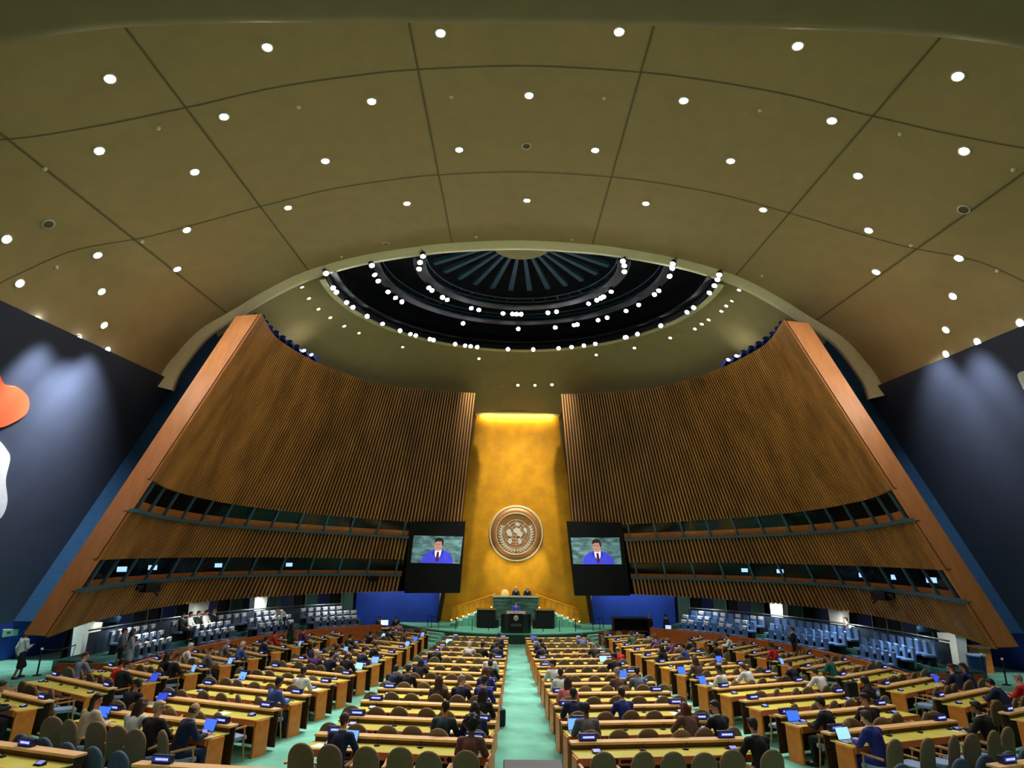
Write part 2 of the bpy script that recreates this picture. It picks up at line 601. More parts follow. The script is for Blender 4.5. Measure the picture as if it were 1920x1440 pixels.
m = MB()
n = 96
prof = [(RO_, ZO), (RO_ - .12, ZO - .04), (RO_ - .12, ZO + .25), (RO_ + .5, ZO + 1.2), (RO_ + .3, 21.6), (9.0, 22.4), (6.0, 23.0), (1.5, 23.3), (0.01, 23.3)]
half_lathe(m, prof)
xs_ = [-11 + 22*k/40 for k in range(41)]
m.grid([[(x, 28.12, vault_z(x) - .03) for x in xs_], [(x, 28.12, 23.6) for x in xs_]])  # unseen bulkhead added to keep stray light out of the half drum
structure(m.build('ceiling_drum', M_darkdome), 'dark upper dome inside the round lighting opening', 'ceiling')
m = MB()
half_lathe(m, [(RO_ - .02, ZO - .06), (RO_ + .12, ZO - .09), (RO_ + .3, ZO - .13)])
structure(m.build('trim_5', M_arch), 'pale rim around the dark dome opening', 'ceiling trim')
m = MB()
m.lathe([(0.01, 22.3), (1.62, 22.3), (1.68, 22.36), (1.6, 22.6), (.01, 22.7)], (DC.x, DC.y, 0), 48)
o = m.build('ceiling_disc', M_dome)
tag(o, 'pale round disc hanging at the centre of the dark dome', 'ceiling disc')
o['kind'] = 'structure'
# ribs
for k in range(28):
    a = 2*PI*(k + .5)/28
    if math.sin(a) < -.35:
        continue
    m = MB()
    c, s_ = math.cos(a), math.sin(a)
    def pp(r_, w, z):
        return (DC.x + r_*c - w*s_, DC.y + r_*s_ + w*c, z)
    m.hexa([pp(1.7, -.09, 22.55), pp(5.4, -.16, 22.0), pp(5.4, .16, 22.0), pp(1.7, .09, 22.55), pp(1.7, -.09, 22.75), pp(5.4, -.16, 22.25), pp(5.4, .16, 22.25), pp(1.7, .09, 22.75)])
    o = m.build('ceiling_beam', M_rib)
    structure(o, 'blue radial rib of the dark dome, %s of the fan' % ordw(k + 1), 'dome rib')
# ring gantries
RINGS = {'outer': (RO_ - .28, 19.62), 'middle': (8.0, 20.35), 'inner': (5.55, 20.45)}
for nm, (r_, z) in RINGS.items():
    root = empty('lighting_gantry', Matrix.Translation((DC.x, DC.y, z)))
    tag(root, '%s circular lighting gantry inside the dark dome opening' % nm, 'lighting gantry', 'ring gantries of the dome')
    for dr, dz in ((-.3, .45), (.3, .45), (-.3, .95), (.3, .95)) if nm != 'outer' else ((-.25, .45), (.05, .45)):
        m = MB()
        pts = [((r_ + dr)*math.cos(a), (r_ + dr)*math.sin(a), dz) for a in half_arc(r_ + dr)]
        m.tube(pts, .035, 6, cap=False)
        m.build('rail', M_rib if nm != 'outer' else M_dark, root)
    m = MB()
    half_lathe(m, [(r_ - .3, .40), (r_ + .3, .40)] if nm != 'outer' else [(r_ - .25, .40), (r_ + .1, .40)], (0, 0, 0))
    m.build('catwalk', M_black, root)
    hp = half_arc(r_, 24)[1:-1]
    if nm == 'outer':
        pm = MB().tube([(-.25, 0, .4), (-.25, 0, 1.0)], .02, 5).mesh('hanger_post', M_dark)
    else:
        pm = MB().tube([(-.3, 0, .4), (-.3, 0, .95), (.3, 0, .95), (.3, 0, .4)], .02, 5).tube([(0, 0, .95), (0, 0, 1.9)], .02, 5).mesh('hanger_post', M_dark)
    for a in hp:
        o = link('hanger_post', pm, root)
        o.matrix_local = Matrix.Rotation(a, 4, 'Z') @ Matrix.Translation((r_, 0, 0))

# gold wall
GY = lambda z: 45.8 - (z - .6)*(1.2/15.1)
GX = lambda z: 5.5 - (z - .6)*(2.3/15.1)
m = MB()
rows = []
for k in range(31):
    z = -.2 + 16.2*k/30
    rows.append([(-GX(z) + 2*GX(z)*j/20, GY(z), z) for j in range(21)])
m.grid(rows)
structure(m.build('wall_front', M_gold), 'tall tapering gold leaf wall behind the rostrum', 'wall')
for s in (-1, 1):       # returns between the gold wall and the timber walls
    m = MB()
    m.quad((s*GX(.2), GY(.2), .2), (s*GX(15.7), GY(15.7), 15.7), (s*(GX(15.7) + .15), GY(15.7) - 4, 15.7), (s*(GX(.2) + .2), GY(.2) - .9, .2))
    structure(m.build('wall_front_return', M_boothin), 'dark reveal at the %s edge of the gold wall' % ('left' if s < 0 else 'right'), 'wall')

# blue wall panels either side of the gold wall and dark glazed wall behind the galleries
for s, nm in ((-1, 'left'), (1, 'right')):
    m = MB()
    m.box(min(s*5.55, s*11.6), max(s*5.55, s*11.6), 45.0, 45.15, -.2, 4.2)
    structure(m.build('wall_%s_panel' % nm, M_blue), 'bright blue wall panel %s of the gold wall' % nm, 'wall')
    root = empty('wall_%s_gallery' % nm)
    structure(root, 'dark glazed wall behind the %s gallery seats' % nm, 'wall')
    m = MB()
    pts = []
    for k in range(25):
        a = R(64) - R(55)*k/24
        pts.append((s*22.3*math.cos(a), 27 + 22.3*math.sin(a)))
    m.grid([[(x, y, -.2) for x, y in pts], [(x, y, 4.4) for x, y in pts]])
    m.build('backing', M_boothin, root)
    M_dkblue = mat('gallery_blue_panel', (14, 28, 84), 0.6, var=0.3, scale=.8)
    M_dkgreen = mat('gallery_green_frame', (112, 150, 138), 0.5)
    M_curtain = mat('gallery_curtain', (64, 100, 90), 0.8, var=.3, scale=3, stretch=(6, 6, .2))
    for k in range(24):
        (x0, y0), (x1, y1) = pts[k], pts[k+1]
        f = .985
        x0, x1 = x0*f, x1*f
        y0, y1 = 27 + (y0 - 27)*f, 27 + (y1 - 27)*f
        if k % 3 == 2:
            m = MB()
            m.quad((x0, y0, 0), (x1, y1, 0), (x1, y1, 4.3), (x0, y0, 4.3))
            m.build('blue_panel', M_dkblue, root)
        elif k < 13 and k % 3 == 0:
            m = MB()
            m.quad((x0, y0, 0), (x1, y1, 0), (x1, y1, 4.3), (x0, y0, 4.3))
            m.build('curtain', M_curtain, root)
        dx, dy = (x1 - x0)*.06, (y1 - y0)*.06
        m = MB()
        m.quad((x0, y0, 0), (x0 + dx, y0 + dy, 0), (x0 + dx, y0 + dy, 4.3), (x0, y0, 4.3))
        m.build('frame', M_dkgreen, root)

# pale columns below the timber walls
cols = [(-19.9, 28.9, .55), (20.5, 29.6, .55)]
for px, py in ((370, 1158), (482, 1150), (1575, 1172), (1462, 1158)):
    d = ray(px, py)
    # meet the circle of columns, 19.6 m about the hall centre
    ox, oy = CAM.x, CAM.y - 27
    a, b, c = d.x**2 + d.y**2, 2*(ox*d.x + oy*d.y), ox*ox + oy*oy - 19.6**2
    t = (-b + math.sqrt(b*b - 4*a*c))/(2*a)
    p = CAM + d*t
    cols.append((p.x, p.y, .42))
for j, (x, y, w) in enumerate(cols):
    m = MB()
    z0 = floor_z(y) - .1
    lx = 1 if x > 0 else -1
    a = math.atan2(x, y - 27)
    def cp(dx, dy, z, k=1.0):
        return (x + (dx*math.cos(a) + dy*math.sin(a))*k, y + (-dx*math.sin(a) + dy*math.cos(a))*k, z)
    m.hexa([cp(-w, -.28, z0, .75), cp(w, -.28, z0, .75), cp(w, .28, z0, .75), cp(-w, .28, z0, .75), cp(-w, -.28, 4.2, 1.15), cp(w, -.28, 4.2, 1.15), cp(w, .28, 4.2, 1.15), cp(-w, .28, 4.2, 1.15)])
    where = ['beside the left timber fin', 'beside the right timber fin', 'behind the left gallery, outer one', 'behind the left gallery, inner one', 'behind the right gallery, outer one', 'behind the right gallery, inner one'][j]
    structure(m.build('column', M_white), 'white tapering column %s' % where, 'column')

def gz(deg):
    """floor height of the side galleries, falling gently towards the stage"""
    return .98 - .0055*deg


# orange partition in front of the galleries
for s, nm in ((-1, 'left'), (1, 'right')):
    m = MB()
    pts = []
    for k in range(31):
        a = R(57) - R(61)*k/30
        pts.append((s*15.9*math.cos(a), 27 + 15.9*math.sin(a)))
    for k in range(30):
        (x0, y0), (x1, y1) = pts[k], pts[k+1]
        za, zb = floor_z(y0), floor_z(y1)
        ta, tb = gz(57 - 61*k/30) + .42, gz(57 - 61*(k + 1)/30) + .42
        g = 1.006
        m.hexa([(x0, y0, za - .1), (x1, y1, zb - .1), (x1*g, 27 + (y1 - 27)*g, zb - .1), (x0*g, 27 + (y0 - 27)*g, za - .1),
                (x0, y0, ta), (x1, y1, tb), (x1*g, 27 + (y1 - 27)*g, tb), (x0*g, 27 + (y0 - 27)*g, ta)])
    pa = [(s*q*math.cos(R(-3)), 27 + q*math.sin(R(-3))) for q in (15.9, 19.0)]
    m.hexa([(pa[0][0], pa[0][1] - .05, .6), (pa[1][0], pa[1][1] - .05, .6), (pa[1][0], pa[1][1], .6), (pa[0][0], pa[0][1], .6),
            (pa[0][0], pa[0][1] - .05, gz(-3) + .42), (pa[1][0], pa[1][1] - .05, gz(-3) + .42), (pa[1][0], pa[1][1], gz(-3) + .42), (pa[0][0], pa[0][1], gz(-3) + .42)])
    m2 = mat('partition_wood', (186, 90, 34), 0.5, var=.2)
    structure(m.build('partition_wall', m2), 'low orange wood partition in front of the %s gallery' % nm, 'partition')
# ------------------------------------------------------------------ murals (plain rounded shapes) on the side walls
def on_side(x, y, s, off=0.04):
    d = ray(x, y)
    t = (24.7 - off - .5*CAM.z - s*CAM.x)/(s*d.x + .5*d.z)
    return CAM + d*t


def mural_shape(name, s, outline, rgb, label):
    pts = [on_side(x, y, s, .06) for x, y in outline]
    P = []
    n = len(pts)
    for i in range(n):
        a, b, c, d = pts[(i-1) % n], pts[i], pts[(i+1) % n], pts[(i+2) % n]
        for k in range(6):
            t = k/6
            P.append(.5*((2*b) + (-a + c)*t + (2*a - 5*b + 4*c - d)*t*t + (-a + 3*b - 3*c + d)*t**3))
    m = MB()
    q = Vector((s*.05, 0, .025))
    N = len(P)
    m.add([p for p in P] + [p + q for p in P], [tuple(range(N)), tuple(range(N, 2*N))[::-1]] + [(i, N + i, N + (i+1) % N, (i+1) % N) for i in range(N)])
    o = m.build(name, mat(name + '_paint', rgb, .7, var=.05))
    tag(o, label, 'mural shape')


mural_shape('orange_mural_shape', -1, [(-60, 700), (-10, 688), (8, 720), (36, 728), (54, 748), (50, 775), (20, 795), (-10, 803), (-60, 800)], (236, 92, 52), 'rounded orange-red painted shape on the left navy wall')
mural_shape('white_mural_shape', -1, [(-60, 830), (-10, 822), (14, 845), (19, 862), (11, 900), (14, 940), (4, 968), (-20, 985), (-60, 975)], (226, 226, 232), 'wavy white painted shape below the orange one on the left wall')
mural_shape('pale_mural_shape', 1, [(1908, 702), (1925, 696), (1960, 700), (1960, 740), (1925, 735), (1915, 722)], (206, 214, 206), 'pale painted shape at the outer edge of the right navy wall')

# ------------------------------------------------------------------ ceiling fittings
def on_vault(x, y):
    d = ray(x, y)
    t = 5.0/d.y
    dt = .04/d.y
    while True:
        p = CAM + d*t
        if p.z >= vault_z(p.x) or p.y > 27.9 or abs(p.x) > 17.9:
            return p
        t += dt


def on_dome(x, y):
    d = ray(x, y)
    t = 28.1/d.y
    dt = .04/d.y
    while True:
        p = CAM + d*t
        if (math.hypot(p.x, p.y - DC.y) > RO_ and p.z >= dome_z(p.x, p.y)) or p.y > 46:
            return p
        t += dt


DOWN = [(206, 145), (501, 87), (826, 60), (420, 216), (697, 188), (186, 280), (365, 320), (610, 300), (861, 280), (540, 388), (763, 380), (350, 430), (183, 476), (332, 504), (12, 446), (37, 528), (190, 546), (69, 598), (195, 607), (147, 631), (201, 654),
        (992, 177), (1161, 58), (1496, 85), (1796, 140), (1282, 187), (1560, 225), (1808, 281), (1116, 280), (1370, 300), (1609, 328), (988, 375), (1211, 380), (1431, 392), (1629, 431), (1643, 509), (1798, 482), (1787, 553), (1774, 617), (1833, 638), (1774, 661), (1914, 605)]


def normal_frame(X):
    """matrix whose -z looks out of the vault at X"""
    dz = (vault_z(X + .2) - vault_z(X - .2))/.4
    up = Vector((-dz, 0, 1)).normalized()
    xa = Vector((1, 0, dz)).normalized()
    ya = up.cross(xa)
    return Matrix((xa, ya, up)).transposed()


def lamp_meshes(r_, lensmat, nm):
    m = MB()
    m.lathe([(r_*.86, -.012), (r_*.9, -.035), (r_*1.14, -.03), (r_*1.2, 0.0), (r_*1.2, .02)], n=24)
    ring = m.mesh(nm + '_trim', M_trimring, True)
    m = MB()
    m.lathe([(0.001, -.02), (r_*.5, -.022), (r_*.87, -.015), (r_*.87, .04)], n=24)
    lens = m.mesh(nm + '_lens', lensmat, True)
    return ring, lens


ring_me, lens_me = lamp_meshes(.155, M_lens, 'downlight')
pts = [(on_vault(x, y), x, y) for x, y in DOWN]
pts.sort(key=lambda q: -q[0].y)
rows_, cur = [], [pts[0]]
for q in pts[1:]:
    if cur[-1][0].y - q[0].y > .75:
        rows_.append(cur)
        cur = []
    cur.append(q)
rows_.append(cur)
SPOTS = []
for ri, row in enumerate(rows_):
    row.sort(key=lambda q: q[0].x)
    for ci, (p, x, y) in enumerate(row):
        M3 = normal_frame(p.x)
        p = Vector((p.x, p.y, vault_z(p.x) - .004))
        t = empty('downlight', Matrix.Translation(p) @ M3.to_4x4())
        link('trim_ring', ring_me, t)
        link('lens', lens_me, t)
        tag(t, 'round downlight in the vaulted ceiling, %s from left, %s row behind the arch' % (ordw(ci + 1), ordw(ri + 1)), 'ceiling light', 'downlights of the vaulted ceiling')
        SPOTS.append(p)

SPR = [(560, 200), (846, 181), (1133, 182), (1425, 206), (1688, 251), (297, 239), (84, 316), (267, 452), (893, 444), (1073, 449), (1203, 484), (1429, 517), (640, 481), (106, 500), (1708, 459), (1870, 507), (1900, 317)]
m = MB()
m.lathe([(.001, -.05), (.05, -.045), (.06, -.02), (.075, 0), (.075, .02)], n=14)
spr_me = m.mesh('sprinkler', M_arch, True)
sp = sorted([on_vault(x, y) for x, y in SPR], key=lambda p: p.x)
for k, p in enumerate(sp):
    o = link('ceiling_sprinkler', spr_me)
    o.matrix_world = Matrix.Translation((p.x, p.y, vault_z(p.x) - .004)) @ normal_frame(p.x).to_4x4()
    tag(o, 'tiny pale sprinkler head on the vaulted ceiling, %s from left' % ordw(k + 1), 'sprinkler', 'sprinklers of the vaulted ceiling')
for (x, y), lb in (((987, 273), 'round grey speaker grille in the middle of the vaulted ceiling'), ((91, 418), 'round grey speaker grille near the left edge of the vault'), ((1807, 391), 'round dark speaker grille near the right edge of the vault'), ((723, 457), 'round flush cover plate just behind the left half of the arch')):
    p = on_vault(x, y)
    t = empty('ceiling_speaker', Matrix.Translation((p.x, p.y, vault_z(p.x) - .004)) @ normal_frame(p.x).to_4x4())
    m = MB()
    m.lathe([(.15, -.03), (.19, -.03), (.2, 0), (.2, .02)], n=24)
    m.build('rim', M_trimring, t, True)
    m = MB()
    for r0 in (.0, .05, .1):
        m.lathe([(max(.001, r0), -.02), (r0 + .035, -.02), (r0 + .045, -.012)], n=20)
    m.build('grille', M_ceilgroove if x != 723 else M_ceil, t)
    tag(t, lb, 'ceiling speaker')

# small lamps set in the dome
DOME = [(566, 538), (579, 559), (597, 579), (619, 595), (645, 611), (673, 624), (755, 650), (898, 672), (1393, 523), (1390, 532), (1386, 543), (1372, 564), (1362, 573), (1353, 583), (1329, 599), (1316, 607), (1303, 616), (1273, 627), (1257, 633), (1190, 652), (1118, 665), (907, 720), (939, 723), (971, 722), (1003, 722), (1035, 721)]
ring2, lens2 = lamp_meshes(.11, M_lens3, 'dome_light')
for k, (x, y) in enumerate(sorted(DOME)):
    p = on_dome(x, y)
    q = Vector((p.x, p.y - DC.y))
    rr = q.length
    sl = (dome_z(p.x*(1 + .2/rr), DC.y + q.y*(1 + .2/rr)) - dome_z(p.x*(1 - .2/rr), DC.y + q.y*(1 - .2/rr)))/.4
    er = Vector((q.x/rr, q.y/rr, sl)).normalized()
    et = Vector((-q.y/rr, q.x/rr, 0))
    up = er.cross(et)
    t = empty('dome_light', Matrix.Translation(p - up*.01) @ Matrix((er, et, up)).transposed().to_4x4())
    link('trim_ring', ring2, t)
    link('lens', lens2, t)
    tag(t, 'small round lamp set in the olive dome, %s from left' % ordw(k + 1), 'ceiling light', 'small lamps of the dome')

# spotlights on the ring gantries
OUT = [(616, 513), (627, 540), (632, 548), (650, 567), (653, 577), (677, 595), (710, 609), (741, 623), (765, 628), (780, 629), (804, 637), (812, 638), (850, 648), (870, 650), (881, 651), (896, 649), (1330, 517), (1332, 525), (1325, 536), (1324, 549), (1302, 577), (1286, 585), (1236, 610), (1197, 627), (1174, 632), (1168, 631), (1114, 643), (1095, 648), (1072, 651), (1048, 654), (952, 656), (1000, 656)]
MID = [(690, 497), (693, 515), (705, 527), (721, 548), (737, 559), (748, 567), (879, 598), (972, 614), (1039, 611), (1069, 603), (1077, 604), (1108, 593), (1137, 595), (1171, 582), (1195, 571), (1218, 551), (1235, 545), (1249, 518), (1253, 503), (1262, 495)]
INN = [(785, 479), (780, 491), (783, 504), (801, 540), (813, 544), (836, 556), (842, 561), (885, 577), (903, 577), (945, 584), (963, 581), (969, 585), (977, 584), (1024, 582), (1038, 579), (1093, 565), (1110, 560), (1116, 556), (1122, 554), (1135, 545), (1163, 499), (1173, 489), (1179, 509)]
m = MB()
m.lathe([(.001, .34), (.09, .33), (.12, .28), (.13, .02), (.15, 0.0), (.15, -.02), (.135, -.02), (.13, 0)], n=16)
can_me = m.mesh('lamp_can', M_black, True)
m = MB()
m.lathe([(.001, -.012), (.08, -.01), (.135, .0)], n=16)
slens_me = m.mesh('spot_lens', M_lens2, True)
m = MB()
m.tube([(-.16, 0, .12), (-.16, 0, .42), (0, 0, .5), (.16, 0, .42), (.16, 0, .12)], .014, 6)
m.tube([(0, 0, .5), (0, 0, .62)], .02, 6)
yoke_me = m.mesh('yoke', M_dark)
RINGPTS = {}
for nm, L in (('outer', OUT), ('middle', MID), ('inner', INN)):
    r_, z = RINGS[nm]
    ps = []
    for x, y in L:
        p = at_z(x, y, z)
        a = math.atan2(p.y - DC.y, p.x - DC.x)
        rr = r_ + (.12 if nm == 'outer' else 0)
        ps.append((x, Vector((DC.x + rr*math.cos(a), DC.y + rr*math.sin(a), z))))
    ps.sort(key=lambda q: q[0])
    RINGPTS[nm] = [p for x, p in ps]
    for k, (x, p) in enumerate(ps):
        aim = Vector((random.uniform(-3, 3), random.uniform(12, 24), 2.0)) - p
        t = empty('spotlight', Matrix.Translation(p) @ aim.to_track_quat('-Z', 'Y').to_matrix().to_4x4())
        link('lamp_can', can_me, t)
        link('lens', slens_me, t)
        link('yoke', yoke_me, t)
        tag(t, 'lit stage spotlight on the %s ring of the dome, %s from left' % (nm, ordw(k + 1)), 'spotlight', 'spotlights on the %s ring' % nm)

# theatre lamps glinting above the timber walls on each side
bl_me = MB().bbox(-.16, .16, -.3, .3, -.16, .16, .03).mesh('housing', mat('blue_lamp_body', (30, 60, 150), .3, .6))
for s, nm in ((-1, 'left'), (1, 'right')):
    for k in range(9):
        u = .10 + .30*k/8
        p = wallpt(u, 1.0, s, .45)
        p.z += .35
        t = empty('theatre_lamp', Matrix.Translation(p) @ Matrix.Rotation(s*(-.6 + .1*k), 4, 'Z') @ Matrix.Rotation(-.5, 4, 'X'))
        link('housing', bl_me, t)
        m = MB()
        m.lathe([(.12, -.31), (.15, -.33), (.15, -.30)], n=14, M=Matrix.Rotation(-PI/2, 3, 'X'))
        m.build('barrel_rim', M_dark, t)
        if k >= 7:
            l2 = MB()
            l2.lathe([(.001, -.02), (.07, -.01), (.1, 0)], n=12, M=Matrix.Rotation(R(0), 3, 'X'))
            o = l2.build('lens', M_lens3, t)
            o.matrix_local = Matrix.Translation((0, -.33, 0)) @ Matrix.Rotation(-PI/2, 4, 'X')
        tag(t, 'blue theatre lamp above the %s timber wall, %s from the fin' % (nm, ordw(k + 1)), 'theatre lamp', 'theatre lamps above the %s wall' % nm)

# ------------------------------------------------------------------ emblem on the gold wall
def on_gold(x, y, off=0.0):
    d = ray(x, y)
    k = 1.2/15.1
    t = (45.8 + .6*k - k*CAM.z - off)/(d.y + k*d.z)
    return CAM + d*t


ec = on_gold(968, 1000)
e0 = Vector((0, GY(ec.z), ec.z))
tiltg = math.atan(1.2/15.1)
EM = Matrix.Translation(e0) @ Matrix.Rotation(tiltg, 4, 'X') @ Matrix.Rotation(PI/2, 4, 'X')   # local xy in the wall plane, +z to the hall
ER = 2.02
em = empty('emblem', EM)
tag(em, 'large round bronze emblem with a globe between laurel branches on the gold wall', 'emblem')
m = MB()
m.lathe([(.001, .30), (ER*.74, .30), (ER*.76, .33), (ER*.92, .22), (ER*.96, .1)], n=64)
m.build('disc', M_bronze, em, True)
m = MB()
m.lathe([(ER*.94, .08), (ER*.95, .16), (ER*1.0, .16), (ER*1.03, .08), (ER*1.0, .05)], n=64)
m.build('rim', mat('emblem_rim', (226, 212, 168), .35, .3), em, True)
m = MB()
m.lathe([(ER*.725, .30), (ER*.73, .345), (ER*.76, .345), (ER*.765, .32)], n=64)
m.build('inner_ring', mat('emblem_ring', (240, 205, 150), .3, .4), em, True)
m = MB()
for q in (.12, .24, .36, .46):
    m.lathe([(ER*(q - .008), .31), (ER*q, .33), (ER*(q + .008), .31)], (0, .08, 0), 48)
for k in range(8):
    a = 2*PI*k/8
    m.tube([(0, .08, .32), (ER*.46*math.cos(a), .08 + ER*.46*math.sin(a), .32)], .016, 5)
m.build('globe_grid', M_silver, em)
m = MB()
lands = [[(-.10, .10), (.02, .16), (.12, .12), (.16, .02), (.22, -.05), (.16, -.14), (.05, -.10), (0, -.02), (-.08, .02)],
         [(-.32, .05), (-.22, .12), (-.16, .04), (-.12, -.08), (-.2, -.14), (-.28, -.08)],
         [(-.24, -.2), (-.15, -.18), (-.13, -.3), (-.2, -.38), (-.26, -.3)],
         [(.08, -.18), (.17, -.2), (.18, -.31), (.1, -.38), (.05, -.28)],
         [(.24, .16), (.33, .14), (.36, .04), (.28, .02), (.23, .08)], [(-.06, .26), (.05, .3), (.14, .24), (.06, .2)]]
for L in lands:
    m.prism([(a*ER*1.15, b*ER*1.15 + .08) for a, b in L], lambda a, b, d: (a, b, d), .31, .36)
m.build('continents', M_silver, em)
for s in (-1, 1):
    m = MB()
    pts = []
    for k in range(15):
        a = R(-97) + R(128)*k/14
        pts.append((s*ER*.58*math.cos(a), ER*.60*math.sin(a) - .02, .33))
    m.tube(pts, .03, 6)
    for k in range(1, 14):
        p = Vector(pts[k])
        tg = (Vector(pts[k+1]) - Vector(pts[k-1])).normalized() if k < 14 else tg
        nr = Vector((tg.y, -tg.x, 0))
        for q in (-1, 1):
            d_ = (tg*.8 + nr*q*.75).normalized()
            w = Vector((-d_.y, d_.x, 0))
            L = .30
            b0 = p
            m.prism([(0, 0), (.35, .09), (1, 0), (.35, -.09)], lambda a, b, d, b0=b0, d_=d_, w=w, L=L: tuple(b0 + d_*a*L + w*b*L*1.6 + Vector((0, 0, d))), -.02, .035)
    m.build('laurel_branch', M_silver, em)
m = MB()
m.lathe([(ER*.90, .0), (ER*.97, .03)], n=64)
m.build('back_light', mat('emblem_backlight', (255, 220, 120), .5, emit=(255, 214, 120), strength=9.0), em)

# ------------------------------------------------------------------ the two big screens
M_scr_bg = mat('screen_marble', (70, 132, 126), .4, var=.6, scale=2.2, stretch=(.5, 1, 2.5))


def emissive(name, rgb, st, var=0.0, scale=4, stretch=None):
    m_ = mat(name, rgb, .4, var=max(var, .01), scale=scale, stretch=stretch)
    b = m_.node_tree.nodes['Principled BSDF']
    rp = [n for n in m_.node_tree.nodes if n.type == 'VALTORGB'][0]
    m_.node_tree.links.new(rp.outputs['Color'], b.inputs['Emission Color'])
    b.inputs['Emission Strength'].default_value = st
    return m_


SCR = dict(bg=emissive('screen_backdrop', (96, 132, 134), .6, .75, 2.6, (.7, 1, 1.6)), suit=emissive('screen_suit', (62, 66, 196), 1.0, .12), skin=emissive('screen_skin', (176, 128, 112), 1.0, .1),
           hair=emissive('screen_hair', (38, 28, 30), 1.0), shirt=emissive('screen_shirt', (222, 224, 244), 1.0), tie=emissive('screen_tie', (82, 26, 56), 1.0), lapel=emissive('screen_lapel', (40, 42, 150), 1.0))
for s, nm, quad, scr in ((-1, 'left', [(768, 978), (872, 978), (862, 1112), (758, 1112)], [(776, 1004), (868, 1006), (862, 1057), (770, 1055)]),
                         (1, 'right', [(1063, 978), (1165, 980), (1182, 1117), (1078, 1117)], [(1070, 1008), (1161, 1008), (1166, 1058), (1075, 1058)])):
    def sp_(x, y, off=0.0):
        # plane of the screen: leaning like the timber wall
        d = ray(x, y)
        k = .7/4.7
        t = (41.55 + k*3.0 - k*CAM.z - off)/(d.y + k*d.z)
        return CAM + d*t
    root = empty('video_screen', Matrix.Translation(sp_(quad[3][0], quad[3][1])))
    Mi = root.matrix_world.inverted()
    tag(root, 'black leaning screen housing with speaker picture, %s of the gold wall' % nm, 'video screen')
    c = [Mi @ sp_(x, y) for x, y in quad]
    bk = Vector((0, .55, .05))
    m = MB()
    m.hexa([c[3], c[2], c[2] + bk, c[3] + bk, c[0], c[1], c[1] + bk, c[0] + bk])
    m.build('housing', M_black, root)
    q = [Mi @ sp_(x, y, .03) for x, y in scr]

    def uv(a, b, off):
        top = q[0].lerp(q[1], a)
        bo = q[3].lerp(q[2], a)
        return bo.lerp(top, b) + Vector((0, -off, 0))
    pic = MB()
    pic.quad(uv(0, 0, 0), uv(1, 0, 0), uv(1, 1, 0), uv(0, 1, 0))
    po = pic.build('picture', SCR['bg'], root)
    cx = .53 if s < 0 else .52
    shapes = [('suit_shape', 'suit', [(-.33, 0), (.33, 0), (.30, .25), (.2, .42), (.07, .5), (-.07, .5), (-.2, .42), (-.29, .25)]),
              ('shirt_shape', 'shirt', [(-.07, .5), (.07, .5), (.06, .3), (.01, .12), (-.01, .12), (-.06, .3)]),
              ('tie_shape', 'tie', [(-.022, .42), (.022, .42), (.035, .1), (0, .02), (-.035, .1)]),
              ('lapel_shape', 'lapel', [(-.075, .5), (-.12, .38), (-.05, .2), (-.01, .05), (-.06, .3)]),
              ('lapel_shape', 'lapel', [(.075, .5), (.12, .38), (.05, .2), (.01, .05), (.06, .3)]),
              ('face_shape', 'skin', [(-.065, .46), (.045, .46), (.075, .56), (.08, .7), (.05, .84), (-.05, .85), (-.085, .72), (-.085, .58)]),
              ('hair_shape', 'hair', [(-.085, .74), (-.04, .80), (.05, .80), (.068, .64), (.09, .66), (.095, .82), (.06, .93), (-.03, .95), (-.09, .88)]),
              ('brow_shape', 'hair', [(-.07, .695), (.03, .695), (.03, .71), (-.07, .71)]), ('mouth_shape', 'tie', [(-.05, .565), (.01, .565), (.01, .575), (-.05, .575)])]
    for k, (pn, mk, poly) in enumerate(shapes):
        m = MB()
        n_ = len(poly)
        m.add([uv(cx + a, b, .006 + .004*k) for a, b in poly], [tuple(range(n_))])
        m.build(pn, SCR[mk], po)

# ------------------------------------------------------------------ rostrum
SZ = 0.62
# stage platform with a bowed front edge
m = MB()
arc = []
for k in range(41):
    a = R(-58) + R(116)*k/40
    arc.append((10.2*math.sin(a), 50.5 - 10.2*math.cos(a)))
for (x0, y0), (x1, y1) in zip(arc[:-1], arc[1:]):
    m.hexa([(x0, y0, -.1), (x1, y1, -.1), (x1, 47.5, -.1), (x0, 47.5, -.1), (x0, y0, SZ), (x1, y1, SZ), (x1, 47.5, SZ), (x0, 47.5, SZ)])
structure(m.build('floor_stage', M_stagecarpet), 'raised green carpeted stage in front of the gold wall', 'stage')
m = MB()
for (x0, y0), (x1, y1) in zip(arc[:-1], arc[1:]):
    m.hexa([(x0, y0 - .04, -.1), (x1, y1 - .04, -.1), (x1, y1, -.1), (x0, y0, -.1), (x0, y0 - .04, SZ - .06), (x1, y1 - .04, SZ - .06), (x1, y1, SZ - .06), (x0, y0, SZ - .06)])
structure(m.build('baseboard_stage', mat('stage_riser', (22, 52, 40), .7)), 'dark green riser along the front of the stage', 'stage riser')
M_nose = mat('step_nosing', (196, 206, 190), .6)
for s, nm in ((-1, 'left'), (1, 'right')):
    ax, ay = s*5.3, 50.5 - math.sqrt(10.2**2 - 5.3**2)
    root = empty('stage_steps', Matrix.Translation((ax, ay, 0)) @ Matrix.Rotation(s*math.asin(5.3/10.2), 4, 'Z'))
    tag(root, 'low green steps with pale nosings at the %s end of the stage' % nm, 'steps')
    for k in range(3):
        m = MB()
        zt = SZ - .155*(k + 1)
        m.box(-.72, .72, -.34*(k + 1), -.34*k - .03, -.05, zt)
        st = m.build('step', M_stagecarpet, root)
        m = MB()
        m.box(-.72, .72, -.34*(k + 1) - .012, -.34*(k + 1) + .10, zt, zt + .012)
        m.build('nosing', M_nose, st)

